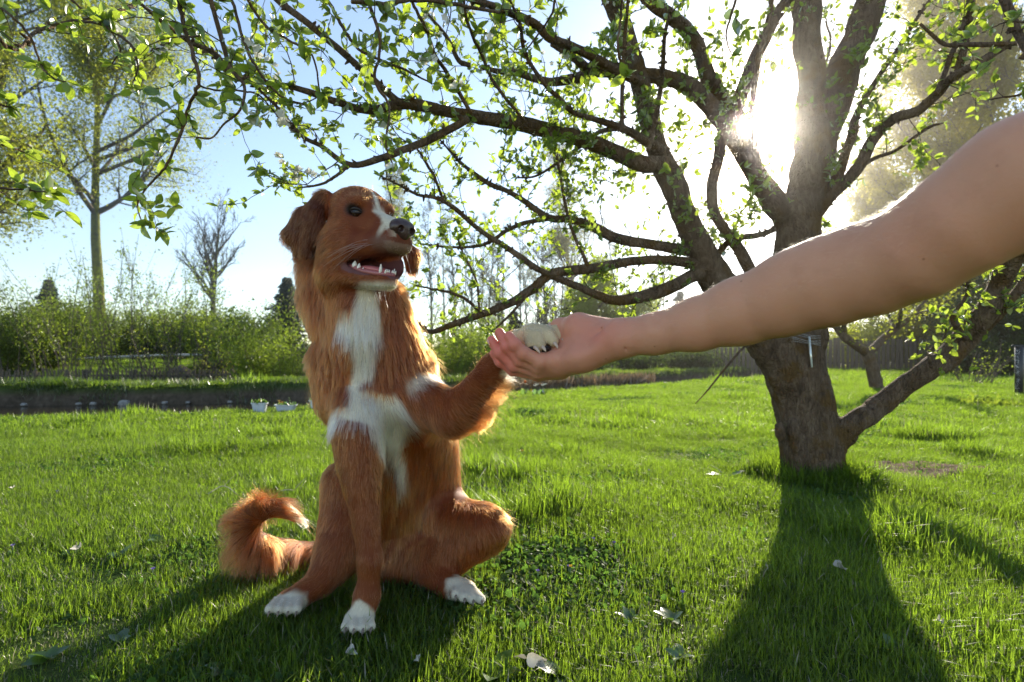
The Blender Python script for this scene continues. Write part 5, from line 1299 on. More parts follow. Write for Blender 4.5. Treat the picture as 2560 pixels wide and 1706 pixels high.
def poly_sd(x, y, poly):
    """signed pixel distance to a polygon, negative inside"""
    poly = np.asarray(poly, float); n = len(poly)
    d = np.full(x.shape, 1e9); ins = np.zeros(x.shape, bool)
    for i in range(n):
        a = poly[i]; b = poly[(i + 1) % n]; e = b - a
        wx, wy = x - a[0], y - a[1]
        t = np.clip((wx * e[0] + wy * e[1]) / (e @ e), 0, 1)
        d = np.minimum(d, np.hypot(wx - t * e[0], wy - t * e[1]))
        c = ((a[1] > y) != (b[1] > y)) & (x < (b[0] - a[0]) * (y - a[1]) / (b[1] - a[1] + 1e-12) + a[0])
        ins ^= c
    return np.where(ins, -d, d)

WHITE = [  # (polygon, nearer than this depth, soft edge)
    ([(893, 715), (935, 715), (945, 745), (955, 790), (958, 840), (938, 862), (945, 900), (932, 950), (905, 975), (990, 985), (1010, 1020), (1030, 1060), (1012, 1120), (1024, 1200), (1000, 1235),
      (985, 1180), (950, 1120), (930, 1090), (905, 1060), (850, 1058), (820, 1075), (822, 1035), (870, 1000), (865, 960), (880, 900), (873, 862), (835, 820), (845, 790), (880, 760)], 1.12, 9),
    ([(1020, 960), (1050, 938), (1105, 928), (1070, 958), (1025, 975)], 1.2, 15),
    ([(1252, 915), (1275, 925), (1280, 955), (1250, 935)], .93, 6),
    ([(840, 1535), (905, 1500), (945, 1540), (940, 1640), (830, 1640)], .99, 6),
    ([(650, 1510), (700, 1478), (765, 1490), (785, 1570), (650, 1570)], 1.06, 6),
    ([(1115, 1450), (1150, 1440), (1240, 1450), (1230, 1560), (1130, 1540)], 1.10, 6),
    ([(1282, 870), (1300, 840), (1330, 795), (1420, 780), (1430, 890), (1290, 900)], .86, 5),
    ([(708, 1230), (775, 1230), (775, 1345), (722, 1330)], 1.25, 8),
]
def hloc(p):
    return (p - HO) @ HM.T * 100

def coat(p, nrm):
    """returns albedo (n,3), bare mask (n,) and helper masks at surface points p"""
    x, y = px_of(p); n = len(p)
    q = hloc(p)
    head = (q[:, 2] > -14.5) & (q[:, 0] > -13) & (np.abs(q[:, 1]) < 8) & (p[:, 1] < 1.1) & (y < 740)
    nz = hnoise(p, 3, 40) * .5 + hnoise(p, 5, 110) * .35
    base = np.array([.245, .054, .010]); dark = np.array([.07, .018, .006]); gold = np.array([.50, .22, .06]); white = np.array([.95, .85, .65])
    c = base + np.clip(nz, -1, 1)[:, None] * np.array([.07, .028, .006])
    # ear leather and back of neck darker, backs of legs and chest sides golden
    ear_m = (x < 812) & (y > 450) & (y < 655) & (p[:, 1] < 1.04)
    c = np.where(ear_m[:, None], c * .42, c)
    belly = np.clip(1 - np.abs(x - 1000) / 110, 0, 1) * np.clip((y - 1150) / 80, 0, 1) * np.clip((1420 - y) / 60, 0, 1) * (p[:, 1] > 1.02)
    bw = np.clip(.35 + .6 * hnoise(p * [1, 1, .25], 55, 110), 0, 1) * belly
    c = c * (1 - bw[:, None]) + gold * bw[:, None]
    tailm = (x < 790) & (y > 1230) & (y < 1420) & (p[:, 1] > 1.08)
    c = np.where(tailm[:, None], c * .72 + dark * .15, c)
    for poly, ymax, soft in WHITE:
        sd = poly_sd(x + 10 * nz, y + 10 * hnoise(p, 9, 60), poly) + (6 if ymax == 1.12 else 0)
        w = np.clip(.5 - sd / (2 * soft), 0, 1) * (p[:, 1] < ymax) * (nrm[:, 1] < .45) * ((p[:, 1] > 1.12) | (ymax < 1.24))
        if ymax == 1.2: w = w * .8
        c = c * (1 - w[:, None]) + white * w[:, None]
    paw = (x > 1275) & (y < 905) & (p[:, 1] < .9)
    c = np.where(paw[:, None], np.array([.88, .68, .40]) * (1 + .25 * np.clip(nz, -1, 1))[:, None], c)
    # face markings: blaze, muzzle and chin
    w = np.clip(1.3 - np.abs(q[:, 1]) / (.22 + .16 * np.clip(q[:, 0] + 1, 0, 20)), 0, 1) * (q[:, 2] > -4.2) * (q[:, 0] > -7.5) * (q[:, 0] < 11) * head
    w = np.maximum(w, np.clip((1.15 + .16 * q[:, 0] + .5 * nz - np.abs(q[:, 1])) / .5, 0, 1) * head * (q[:, 2] > -3.2) * np.clip((q[:, 0] - 1.0) / 1.5, 0, 1) * (q[:, 0] < 9.5)).clip(0, 1)
    w = np.maximum(w, np.clip(1.3 - np.hypot((q[:, 0] - 7.9 + .5 * nz) / 1.0, (q[:, 2] + 2.6) / 1.9), 0, 1) * .85 * head * (q[:, 2] > -5))
    w = np.maximum(w, np.clip((-12.0 - q[:, 2] + .14 * (q[:, 0] - 6)) / .9, 0, 1) * np.clip((q[:, 0] - 2.2) / 2.0, 0, 1) * head)
    w = np.maximum(w, np.clip((q[:, 0] - 9.3) / .8, 0, 1) * (q[:, 2] < -5.0) * .25 * head).clip(0, 1)
    c = c * (1 - w[:, None]) + white * w[:, None]
    # smoky lips beside the nose
    m = np.clip(1.5 - np.hypot((q[:, 0] - 8.9) / 2.4, (q[:, 2] + 5.6) / 1.5), 0, 1)[:, None] * head[:, None] * .6
    c = c * (1 - m) + np.array([.20, .12, .09]) * m
    # dark rim of the eye
    for s in (1, -1):
        e = np.sqrt(((q[:, 0] + .2) / 1.55) ** 2 + ((q[:, 2] - .0) / 1.05) ** 2 + ((q[:, 1] - 3.9 * s) / 2.2) ** 2)
        m = np.clip(1.35 - e, 0, 1)[:, None] * 1.6
        m = np.clip(m, 0, 1); c = c * (1 - m) + np.array([.035, .018, .012]) * m
    # bare skin: lips and mouth, eye, nose
    B_ = np.zeros(n, bool)
    dm = np.full(n, 1e9)
    for s in (1, -1):
        a = H(*MA(s)); b = H(*MB_(s)); ba = b - a
        t = np.clip((p - a) @ ba / (ba @ ba), 0, 1)
        dm = np.minimum(dm, np.linalg.norm(p - a - t[:, None] * ba, axis=1) - (.0062 + t * .0056))
    a = H(*MC); b = H(*MD); ba = b - a
    t = np.clip((p - a) @ ba / (ba @ ba), 0, 1)
    dm = np.minimum(dm, np.linalg.norm(p - a - t[:, None] * ba, axis=1) - (.012 + .002 * t))
    lipw = np.where(q[:, 2] < -9.6, .0125 - .0055 * np.clip((q[:, 0] - 4) / 3, 0, 1), .0022)
    mouth = (dm < lipw) & head
    inner = (dm < .0012) & head
    lip = np.array([.22, .095, .095]); mth = np.array([.13, .035, .035])
    c = np.where(mouth[:, None], lip, c)
    c = np.where((inner & (q[:, 2] > -9.8))[:, None], mth, c)
    c = np.where((mouth & (q[:, 1] < .2) & (q[:, 2] > -10.6))[:, None], mth, c)
    B_ |= mouth
    for s in (1, -1):
        e = np.linalg.norm((p - H(-.2, 3.75 * s, 0)) / .0092, axis=1); B_ |= e < 1
    B_ |= np.linalg.norm((q - np.array([10.4, 0, -2.7])) / np.array([1.5, 2.0, 1.7]), axis=1) < 1
    return c, B_, q, head

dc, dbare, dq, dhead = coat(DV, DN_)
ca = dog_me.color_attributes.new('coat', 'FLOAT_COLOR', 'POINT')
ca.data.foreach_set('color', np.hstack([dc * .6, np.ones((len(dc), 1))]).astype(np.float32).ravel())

m_skin = mat('dog_skin', (.3, .1, .03), .65, .25)
a_ = N(m_skin, 'ShaderNodeAttribute', attribute_name='coat'); basecol(m_skin, a_.outputs['Color'])
body = link('body', dog_me, m_skin, dog)

# ---- fur
m_fur = bpy.data.materials.new('fur'); m_fur.use_nodes = True
m_fur.node_tree.nodes.clear()
o_ = N(m_fur, 'ShaderNodeOutputMaterial'); hb = N(m_fur, 'ShaderNodeBsdfHairPrincipled')
hb.model = 'CHIANG'; hb.parametrization = 'COLOR'
fa = N(m_fur, 'ShaderNodeAttribute', attribute_name='coat')
m_fur.node_tree.links.new(fa.outputs['Color'], hb.inputs['Color'])
hb.inputs['Roughness'].default_value = .30
hb.inputs['Radial Roughness'].default_value = .55
hb.inputs['Coat'].default_value = 0.0
hb.inputs['Random Roughness'].default_value = .1
m_fur.node_tree.links.new(hb.outputs[0], o_.inputs[0])

def scatter(V, F, n, rng, dens=None):
    a, b, c, d = (V[F[:, i]] for i in range(4))
    A = .5 * (np.linalg.norm(np.cross(b - a, c - a), axis=1) + np.linalg.norm(np.cross(c - a, d - a), axis=1))
    if dens is not None: A = A * dens
    cdf = np.cumsum(A); f = np.searchsorted(cdf, rng.random(n) * cdf[-1])
    u, v = rng.random(n)[:, None], rng.random(n)[:, None]
    return (a[f] * (1 - u) * (1 - v) + b[f] * u * (1 - v) + c[f] * u * v + d[f] * (1 - u) * v), f

def add_hair(name, pts, rad, cols, material, parent, label=None):
    """pts (n,k,3), rad (n,k)"""
    n, k = pts.shape[:2]
    hc_ = bpy.data.hair_curves.new(name)
    hc_.add_curves([k] * n)
    hc_.points.foreach_set('position', pts.astype(np.float32).ravel())
    ra = hc_.attributes.get('radius') or hc_.attributes.new('radius', 'FLOAT', 'POINT')
    ra.data.foreach_set('value', rad.astype(np.float32).ravel())
    cc = hc_.attributes.new('coat', 'FLOAT_COLOR', 'CURVE')
    cc.data.foreach_set('color', np.hstack([cols, np.ones((n, 1))]).astype(np.float32).ravel())
    hc_.materials.append(material)
    o = bpy.data.objects.new(name, hc_)
    COL.objects.link(o)
    o.parent = parent
    o.matrix_parent_inverse = Matrix.Translation(parent.location).inverted()
    o['kind'] = 'stuff'
    return o

def smoothstep(a, b, x):
    t = np.clip((x - a) / (b - a), 0, 1); return t * t * (3 - 2 * t)

def grow(n, seed, longf=1.0, dens=None, rad=(.00014, .00005)):
    rng = np.random.default_rng(seed)
    p, f = scatter(DV, DF, n, rng, dens)
    nr = B.normals_at(p)
    c, bare, q, head = coat(p, nr)
    # blend of the flows and lengths of the nearest prims
    fl = np.zeros_like(p); Lh = np.zeros(len(p)); li = np.zeros(len(p)); W = np.zeros(len(p))
    D = np.stack([pr[0](p[:, 0], p[:, 1], p[:, 2]) for pr in B.prims], 0)
    dmin = D.min(0)
    for d, (fn, ax, fur) in zip(D, B.prims):
        w = np.exp(-(d - dmin) / .010)
        g = np.array(fur.get('flow', ax), float); g = g / np.linalg.norm(g)
        fl += w[:, None] * g; Lh += w * fur.get('L', .015); li += w * fur.get('lift', .2); W += w
    Lh /= W; li /= W
    fl /= np.linalg.norm(fl, axis=1)[:, None] + 1e-9
    x, y = px_of(p)
    # feathering: back edge of the raised leg, belly, thighs
    back = smoothstep(1120, 1190, x) * smoothstep(905, 960, y) * (y < 1130) * (p[:, 1] > .86) * smoothstep(.0, .5, nr[:, 0] * .8 - nr[:, 2] * .5)
    Lh = np.maximum(Lh, back * .034)
    fl = fl * (1 - back[:, None]) + np.array([.75, -.1, -.55]) * back[:, None]
    li = np.maximum(li, back * .45)
    chestw = poly_sd(x, y, WHITE[0][0]) < 5
    Lh = np.where(chestw & ~head & (p[:, 1] < 1.12), np.maximum(Lh, .036), Lh)
    # the muzzle and the area round the eye stay short
    Lh = np.where(head & (q[:, 0] > 3) & (q[:, 2] > -10.5), np.minimum(Lh, .0052), Lh)
    ed = np.minimum(np.linalg.norm(q - [-.2, 3.5, 0], axis=1), np.linalg.norm(q - [-.2, -3.5, 0], axis=1))
    Lh *= .45 + .55 * smoothstep(.9, 2.8, ed)
    fl[:, 0] += .16 * hnoise(p, 21, 45); fl[:, 1] += .16 * hnoise(p, 22, 45); fl[:, 2] += .16 * hnoise(p, 23, 45)
    fl += .09 * rng.standard_normal(fl.shape)
    tn = fl - nr * (fl * nr).sum(1)[:, None]
    tn /= np.linalg.norm(tn, axis=1)[:, None] + 1e-9
    d = tn * (1 - li)[:, None] + nr * li[:, None]
    d /= np.linalg.norm(d, axis=1)[:, None]
    Lh = Lh * longf * rng.uniform(.65, 1.2, len(p))
    keep = (~bare) & (p[:, 2] > .003)
    p, nr, c, d, tn, Lh, q, head = p[keep], nr[keep], c[keep], d[keep], tn[keep], Lh[keep], q[keep], head[keep]
    n = len(p); K = 6
    pts = np.zeros((n, K, 3)); pts[:, 0] = p - nr * .0008
    step = Lh / (K - 1); cur = pts[:, 0].copy(); dd = d.copy()
    wav = rng.standard_normal((n, 3)) * .10
    for k in range(1, K):
        cur = cur + dd * step[:, None]; pts[:, k] = cur
        dd = dd + tn * .10 + np.array([0, 0, -1.0]) * (.5 * step / .01 * .16)[:, None] + wav * (1 if k % 2 else -1) * .5
        dd /= np.linalg.norm(dd, axis=1)[:, None]
    # clumping into locks
    G = 5
    for size, amt in ((.0050, .55), (.013, .50)):
        key = np.floor((p + size * .5 * np.stack([hnoise(p, 31 + i, 120) for i in range(3)], 1)) / size).astype(int)
        _, inv = np.unique(key, axis=0, return_inverse=True); inv = inv.ravel()
        cnt = np.bincount(inv)
        for k in range(1, K):
            cen = np.stack([np.bincount(inv, pts[:, k, i]) / cnt for i in range(3)], 1)[inv]
            w = (amt * (k / (K - 1)) ** 1.3 * np.clip((Lh - .008) / .02, 0, 1))[:, None]
            pts[:, k] = pts[:, k] * (1 - w) + cen * w
    lockc = rng.random(cnt.shape[0])[inv]
    pts[:, :, 2] = np.maximum(pts[:, :, 2], .004)
    taper = np.linspace(1, 0, K) ** .8
    rr = (rad[1] + (rad[0] - rad[1]) * taper)[None, :] * (1 + .5 * np.clip(Lh / .04, 0, 1))[:, None]
    lock = hnoise(p, 41, 150)
    cc = c * (1 + .20 * lock + (.16 * rng.standard_normal(n) + .5 * (lockc - .5) * (1 + .9 * np.clip((Lh - .015) / .02, 0, 1))) * np.where(c[:, 2] > .3, .3, 1))[:, None]
    return pts, rr, np.clip(cc, .004, .93)

FUR_N = 200000
cz = DV[DF[:, 0]]; ch = hloc(cz)
dens = np.where((np.abs(ch[:, 1]) < 7) & (ch[:, 0] > -12) & (ch[:, 2] > -13), 2.2, 1.0)
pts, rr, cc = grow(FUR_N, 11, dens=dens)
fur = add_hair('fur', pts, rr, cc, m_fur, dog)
ptf, rrf, ccf = grow(9000, 12, longf=1.45, rad=(.00009, .00003))          # loose hairs standing off the coat
off = np.linspace(0, 1, ptf.shape[1])[None, :, None] ** 1.5
ptf = ptf + off * (B.normals_at(ptf[:, 0])[:, None, :] * .006 + .004 * np.random.default_rng(8).standard_normal((len(ptf), 1, 3)))
add_hair('loose_hair', ptf, rrf, np.clip(ccf * 1.25, 0, .93), m_fur, dog)

# whiskers
rng = np.random.default_rng(3)
wp = []
for i in range(16):
    y0 = 1 if i < 12 else -1
    a = H(rng.uniform(3.5, 7.5), y0 * rng.uniform(2.8, 3.3), rng.uniform(-6.4, -4.8))
    d = np.array(hv(-.8, y0 * .9, -.45)) + rng.standard_normal(3) * .16; Lw = rng.uniform(.035, .065)
    wp.append([a + d * Lw * t + np.array([0, 0, -.018]) * t * t for t in np.linspace(0, 1, 6)])
for i in range(16):
    a = H(rng.uniform(1, 6), rng.uniform(-1.2, 1.8), -13.1); d = np.array([rng.uniform(-.4, .5), -.3, -1]); Lw = rng.uniform(.018, .038)
    wp.append([a + d * Lw * t + np.array([.006, 0, 0]) * t * t for t in np.linspace(0, 1, 6)])
wp = np.array(wp)
add_hair('whisker', wp, np.broadcast_to(np.linspace(.00022, .00006, 6), wp.shape[:2]), np.full((len(wp), 3), .85), m_fur, dog)

# ---- eyes, nose, mouth furniture
def uv_ell(c, r, M, nu=24, nv=14, f=None):
    a = np.linspace(0, 2 * np.pi, nu, endpoint=False); b = np.linspace(0, np.pi, nv)
    A, Bq = np.meshgrid(a, b)
    L = np.stack([np.cos(Bq) * np.ones_like(A), np.sin(Bq) * np.cos(A), np.sin(Bq) * np.sin(A)], -1).reshape(-1, 3)
    if f is not None: L = f(L)
    V = np.array(c) + (L * np.array(r)) @ np.array(M)
    i = np.arange(nv - 1)[:, None] * nu; j = np.arange(nu)[None, :]
    F = np.stack([i + j, i + nu + j, i + nu + (j + 1) % nu, i + (j + 1) % nu], -1).reshape(-1, 4)
    return V, F

m_eye = mat('dog_eye', (.02, .011, .007), .10, .35)
tcx = N(m_eye, 'ShaderNodeAttribute', attribute_name='iris')
basecol(m_eye, ramp(m_eye, [(.0, (.004, .003, .003)), (.40, (.004, .003, .003)), (.46, (.05, .020, .006)), (.8, (.025, .010, .004)), (.9, (.008, .004, .003)), (1, (.008, .004, .003))], tcx.outputs['Fac']))
m_lid = mat('dog_lid', (.018, .010, .008), .45, .4)
for s in (1, -1):
    c = H(-.25, 2.95 * s, -.25)
    look = np.array(hv(.55, .75 * s, .12)); look /= np.linalg.norm(look)
    up = hz - look * (hz @ look); up /= np.linalg.norm(up); M = np.stack([look, np.cross(up, look), up])
    V, F = uv_ell(c, (.0112, .0112, .0112), M, 28, 22)
    me = mesh_np('eye', V, F)
    at = me.attributes.new('iris', 'FLOAT', 'POINT')
    at.data.foreach_set('value', (np.degrees(np.arccos(np.clip(((V - c) / .0112) @ look, -1, 1))) / 60).clip(0, 1).astype(np.float32))
    e = link('eye', me, m_eye, dog)
    ac = Acc()      # lids: upper and lower rolls with almond corners
    for sg in (1, -1):
        th = np.linspace(-1, 1, 13)
        hh = (.34 if sg > 0 else -.34) * (1 - th ** 2)
        pp = [c + .0121 * (np.cross(up, look) * math.sin(t * 1.05) + look * math.cos(t * 1.05) * math.cos(h) + up * (math.sin(h) - .02 * t * s)) for t, h in zip(th, hh)]
        tube(ac, pp, (.0026 if sg > 0 else .0018) * (1 - .5 * np.abs(th)) + .0002, 7)
    link('eyelid', ac.mesh('eyelid'), m_lid, dog)

m_nose = mat('dog_nose', (.045, .022, .018), .32, .55)
bump(m_nose, noise(m_nose, 900, 2, .5), .35, .0006)
NB = Body(H(10.3, 0, -2.6) - .038, H(10.3, 0, -2.6) + .038, .0009)
nM = HM
def ne(c, r, k=.004, sub=False): NB.ell(H(10.1 + (c[0] - 9.6) * 1.18, c[1] * 1.18, -2.6 + (c[2] + 2.4) * 1.18), [q * .0118 for q in r], nM, k, sub=sub)
ne((9.5, 0, -1.95), (1.55, 1.75, 1.15)); ne((10.0, 0, -2.9), (1.1, 1.15, 1.25), .006)
for s in (1, -1):
    ne((9.9, 1.05 * s, -2.25), (1.15, .95, 1.0), .004)
    ne((11.0, .95 * s, -2.45), (.7, .42, .42), .002, True)
    NB.cone(H(10.9, 1.5 * s, -3.2), .0017, H(9.8, 2.7 * s, -3.2), .0015, .002, sub=True)
NB.cone(H(12.0, 0, -2.8), .0008, H(11.7, 0, -5.2), .0010, .002, sub=True)
V, F = NB.nets(2)
link('nose', mesh_np('nose', V, F), m_nose, dog)

m_tongue = mat('tongue', (.50, .15, .15), .28, .5); m_tongue.node_tree.nodes['Principled BSDF'].inputs['Subsurface Weight'].default_value = .15
m_tongue.node_tree.nodes['Principled BSDF'].inputs['Subsurface Radius'].default_value = (.01, .004, .003)
bump(m_tongue, noise(m_tongue, 600, 2, .5), .3, .0006)
def tf(L):
    L = L.copy(); L[:, 2] -= .35 * (1 - np.abs(L[:, 1])) * (L[:, 2] > 0) ; L[:, 2] += .25 * L[:, 0] ** 2 * -.6
    return L
V, F = uv_ell(H(3.4, 0, -10.0), (.052, .021, .0085), HM, 28, 18, tf)
link('tongue', mesh_np('tongue', V, F), m_tongue, dog)
m_gum = mat('gum', (.36, .12, .12), .3, .5)
ac = Acc()
for s in (1, -1):
    tube(ac, [H(-1.2, 2.9 * s, -9.9), H(.5, 2.6 * s, -10.2), H(3.4, 2.3 * s, -10.6), H(6.6, 1.7 * s, -10.7), H(8.5, .6 * s, -10.6), H(8.6, 0, -10.6)], .0042, 8)
link('gum', ac.mesh('gum'), m_gum, dog)
m_tooth = mat('tooth', (.84, .80, .70), .22, .5)
def tooth(a, b, r, par=dog):
    ac = Acc(); a = np.array(a); b = np.array(b)
    t = np.linspace(0, 1, 6); tube(ac, a + (b - a) * t[:, None], r * np.array([.85, 1.0, .98, .82, .55, .2]), 8)
    link('tooth', ac.mesh('tooth'), m_tooth, par)
for s in (1, -1):
    tooth(H(7.4, 1.35 * s, -10.7), H(7.6, 1.55 * s, -9.0), .0030)             # lower canines
    for k in range(3):
        tooth(H(8.4, (1.0 - .34 * k) * s, -10.5), H(8.6, (1.0 - .34 * k) * s, -9.75), .0019)
    for x_, z_, r_ in ((3.2, -10.6, .0026), (1.9, -10.3, .0040), (.5, -9.95, .0052)):
        tooth(H(x_, (2.65 - .1 * x_) * s, z_ - .2), H(x_, (2.7 - .1 * x_) * s, z_ + (.6 if r_ < .003 else .95)), r_)

# claws of the standing paws
m_clw = mat('claw_dark', (.20, .15, .12), .35, .4)
for tips in ([(896 + dx * 1.1, 1572 + dy * .5, .872 + abs(dx) * .0005) for dx, dy in ((-30, 4), (-11, 10), (10, 10), (29, 2))], [(710 + dx * 1.1, 1532, .930 + dx * .0003) for dx in (-34, -13, 9, 28)], [(1166 + dx * 1.1, 1497 + dy, .99 - dx * .0003) for dx, dy in ((-24, -4), (-4, 4), (16, 8), (36, 8))]):
    for a_x, a_y, a_Y in tips:
        ac = Acc(); A_ = np.array(P(a_x, a_y, a_Y)); tube(ac, [A_ + [0, .006, .002], A_ + [0, -.001, .001], A_ + [0, -.006, -.005]], [.0026, .0022, .0006], 6)
        link('claw', ac.mesh('claw'), m_clw, dog)
# claws and pads of the lifted paw
m_claw = mat('claw', (.55, .42, .32), .35, .4)
m_pad = mat('paw_pad', (.03, .02, .018), .7, .2)
for a, Ya, b, Yb in (((1336, 868), .760, (1350, 884), .751), ((1356, 868), .758, (1364, 880), .751), ((1386, 858), .760, (1394, 872), .753), ((1408, 848), .772, (1414, 862), .765)):
    ac = Acc(); A_, B2 = np.array(P(*a, Ya)), np.array(P(*b, Yb)); t = np.linspace(0, 1, 5)
    tube(ac, A_ + (B2 - A_) * t[:, None] + np.array([.001, -.001, 0]) * (t * (1 - t) * 4)[:, None], np.array([.0028, .0027, .0022, .0014, .0004]), 8)
    link('claw', ac.mesh('claw'), m_claw, dog)
ac = Acc()
for p_, Y_, r_ in (((1330, 873), .768, (13, 10, 8)), ((1362, 872), .768, (16, 12, 9)), ((1390, 862), .775, (12, 9, 8))):
    V, F = uv_ell(P(*p_, Y_), [PR(q_, Y_) for q_ in r_], np.eye(3), 14, 9); ac.add(V, F)
link('paw_pad', ac.mesh('paw_pad'), m_pad, dog)
# =================================================================== the person: a bare arm reaching in from the right
person = empty('person', P(1500, 860, .75), 'outstretched bare arm of a person, open palm holding the paw of the dog', 'person')
A = Body((-.09, .14, .40), (.78, .93, .96), 0.0023)
def ac_(p1, Y1, r1, p2, Y2, r2, k=.02, **f):
    A.cone(P(*p1, Y1), PR(r1, Y1), P(*p2, Y2), PR(r2, Y2), k, **f)
arm = [((1552, 845), .715, 47), ((1640, 835), .69, 49), ((1740, 812), .66, 64), ((1850, 779), .63, 82), ((1960, 743), .595, 94), ((2070, 712), .56, 101),
       ((2180, 678), .525, 106), ((2290, 627), .49, 117), ((2400, 556), .46, 128), ((2560, 452), .43, 147)]
for i in range(len(arm) - 1):
    ac_(*arm[i], *arm[i + 1], k=.012)
p_ = P(2560, 452, .43)
A.cone(p_, PR(147, .43), (.56, .30, .70), .054, .02)
A.cone((.56, .30, .70), .054, (.66, .22, .80), .070, .02)
A.ell((.70, .20, .85), (.075, .07, .08), None, .03)
# elbow crease side and forearm bulk
ac_((2010, 690), .575, 62, (2140, 650), .54, 70, k=.03)
# palm
ac_((1545, 850), .72, 42, (1455, 882), .752, 45, k=.018)
ac_((1455, 882), .752, 44, (1398, 906), .775, 33, k=.015)
ac_((1500, 868), .733, 40, (1400, 918), .79, 27, k=.012)
ac_((1520, 836), .738, 40, (1448, 822), .768, 38, k=.010)                 # ball of the thumb
ac_((1445, 822), .775, 35, (1400, 820), .812, 25, k=.012)
ac_((1400, 820), .812, 20, (1362, 832), .862, 15, k=.008)
ac_((1362, 832), .862, 15, (1335, 846), .88, 12.5, k=.006)
ac_((1330, 893), .785, 12, (1400, 880), .79, 16, k=.02)
ac_((1400, 880), .79, 18, (1440, 850), .78, 18, k=.02)
A.cone(P(1405, 862, .742), PR(12, .74), P(1452, 846, .715), PR(17, .72), .022, sub=True)      # hollow of the palm
A.cone(P(1412, 866, .738), PR(3.5, .74), P(1450, 846, .724), PR(4, .72), .006, sub=True)
A.cone(P(1450, 846, .724), PR(4, .72), P(1505, 826, .7125), PR(2.5, .72), .006, sub=True)
A.cone(P(1560, 800, .700), PR(1.5, .7), P(1566, 880, .690), PR(1.5, .7), .004, sub=True)        # life line
FING = [
    [((1398, 900), .768, 24), ((1350, 903), .764, 19.5), ((1308, 884), .760, 16.5), ((1288, 862), .757, 14.5), ((1273, 840), .760, 12.0)],
    [((1398, 912), .775, 22), ((1345, 917), .774, 18), ((1300, 900), .771, 16), ((1268, 866), .768, 14.5), ((1249, 832), .770, 12.5)],
    [((1402, 922), .785, 21), ((1345, 930), .785, 17), ((1284, 914), .782, 15), ((1249, 882), .778, 14), ((1229, 852), .779, 12.5)],
    [((1405, 928), .797, 20), ((1345, 937), .798, 16), ((1282, 926), .796, 13.5), ((1250, 905), .793, 12), ((1234, 884), .793, 11)],
]
for fi, F_ in enumerate(FING):
    Fb = Body(A.lo, A.lo + 1, 1) if False else None
    for i in range(len(F_) - 1):
        ac_(*F_[i], *F_[i + 1], k=.0035 if i else .008)
    for q_ in (1, 2, 3):                                                    # soft knuckle swellings
        (c_, Yc, rc) = F_[q_]
        A.ell(P(*c_, Yc), [PR(rc * 1.07, Yc)] * 3, None, .004)
AV, AF = A.nets(3)
arm_me = mesh_np('arm', AV, AF)
m_skin2 = mat('skin', (.56, .33, .24), .48, .35)
pb = m_skin2.node_tree.nodes['Principled BSDF']
pb.inputs['Subsurface Weight'].default_value = .35
pb.inputs['Subsurface Radius'].default_value = (.010, .0038, .0018)
pb.inputs['Subsurface Scale'].default_value = .6
# redder fingertips and palm, freckles, faint mottling
at = arm_me.attributes.new('flush', 'FLOAT', 'POINT')
x, y = px_of(AV)
fl_ = np.clip((1330 - x) / 90, 0, 1) * .9 + np.clip(1 - np.hypot((x - 1490) / 150, (y - 850) / 90), 0, 1) * .55 + np.clip((1520 - x) / 160, 0, 1) * .35 + .25 * np.clip(hnoise(AV, 77, 16), 0, 1)
at.data.foreach_set('value', np.clip(fl_, 0, 1).astype(np.float32))
fa = N(m_skin2, 'ShaderNodeAttribute', attribute_name='flush')
c1 = ramp(m_skin2, [(0, (.60, .30, .185)), (.55, (.61, .25, .165)), (1, (.66, .19, .14))], fa.outputs['Fac'])
mx = N(m_skin2, 'ShaderNodeMix', data_type='RGBA', blend_type='MULTIPLY'); mx.inputs[0].default_value = 1
c2 = ramp(m_skin2, [(0.25, (.90, .86, .84)), (.5, (1, 1, 1)), (.8, (1.0, .96, .93))], noise(m_skin2, 22, 5, .7))
m_skin2.node_tree.links.new(c1, mx.inputs['A']); m_skin2.node_tree.links.new(c2, mx.inputs['B'])
mx2 = N(m_skin2, 'ShaderNodeMix', data_type='RGBA', blend_type='MULTIPLY'); mx2.inputs[0].default_value = .8
vor = N(m_skin2, 'ShaderNodeTexVoronoi'); vor.inputs['Scale'].default_value = 38
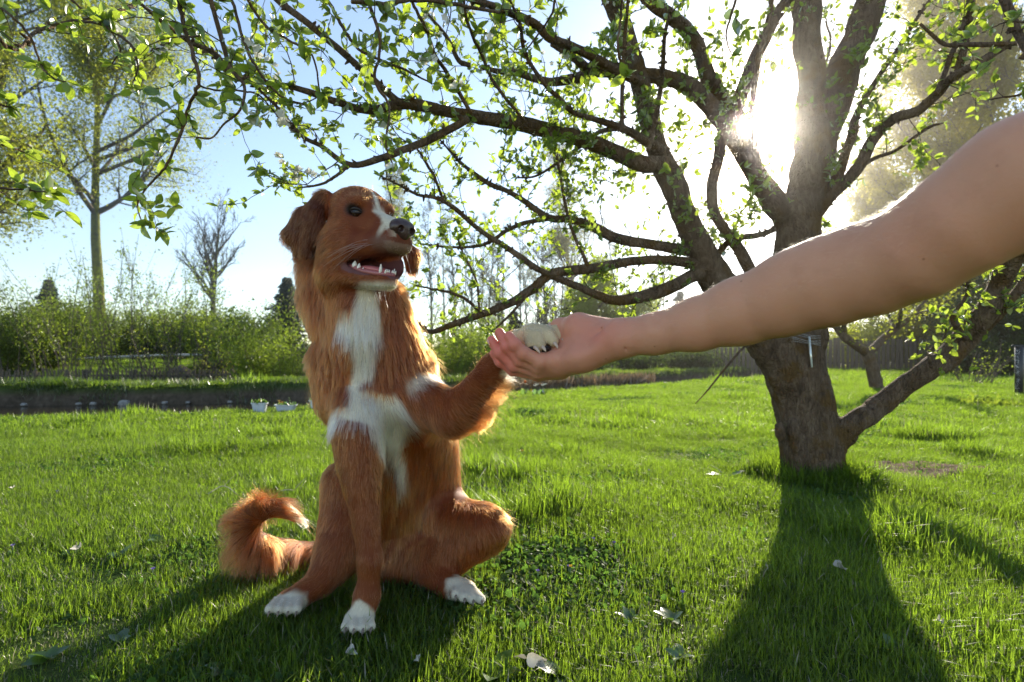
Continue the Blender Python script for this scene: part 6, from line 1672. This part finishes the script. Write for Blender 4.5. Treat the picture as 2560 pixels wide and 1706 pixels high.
tcn = N(m_skin2, 'ShaderNodeTexCoord'); m_skin2.node_tree.links.new(tcn.outputs['Object'], vor.inputs['Vector'])
c3 = ramp(m_skin2, [(0.0, (.42, .28, .2)), (.035, (.5, .36, .28)), (.06, (1, 1, 1))], vor.outputs['Distance'])
m_skin2.node_tree.links.new(mx.outputs['Result'], mx2.inputs['A']); m_skin2.node_tree.links.new(c3, mx2.inputs['B'])
basecol(m_skin2, mx2.outputs['Result'])
hq = N(m_skin2, 'ShaderNodeMath', operation='MULTIPLY_ADD'); m_skin2.node_tree.links.new(noise(m_skin2, 18, 3, .6, dist=1.0), hq.inputs[0]); hq.inputs[1].default_value = 2.2
m_skin2.node_tree.links.new(noise(m_skin2, 420, 6, .75), hq.inputs[2])
bump(m_skin2, hq.outputs[0], .5, .0012)
link('arm', arm_me, m_skin2, person)
# fine arm hair
rng = np.random.default_rng(5)
p, f = scatter(AV, AF, 5200, rng)
nr = A.normals_at(p); x, y = px_of(p)
k = (x > 1545) & (x < 2300) & (nr[:, 1] > -.75) & (nr[:, 2] > -.2)
p, nr = p[k], nr[k]
axd = np.array(P(1552, 845, .715)) - np.array(P(2180, 678, .525)); axd /= np.linalg.norm(axd)
d = axd + .55 * nr + .25 * rng.standard_normal(p.shape); d /= np.linalg.norm(d, axis=1)[:, None]
Lh = rng.uniform(.005, .012, len(p))
pts = p[:, None, :] + d[:, None, :] * (Lh[:, None, None] * np.linspace(0, 1, 4)[None, :, None]) - nr[:, None, :] * (Lh[:, None, None] * .35 * np.linspace(0, 1, 4)[None, :, None] ** 2)
add_hair('arm_hair', pts, np.broadcast_to(np.linspace(.00006, .00002, 4), pts.shape[:2]), np.full((len(p), 3), .62) * np.array([1, .72, .45]), m_fur, person)
# nails
m_nail = mat('nail', (.70, .42, .36), .22, .5)
for (c_, Yc, rc), nx in ((((1222, 856), .774, 12), -1),):
    V, F = uv_ell(P(*c_, Yc), [.0014, .0030, .0050], np.array([[.9, -.42, .1], [.42, .9, 0], [-.25, 0, .97]]), 16, 9)
    link('fingernail', mesh_np('fingernail', V, F), m_nail, person)
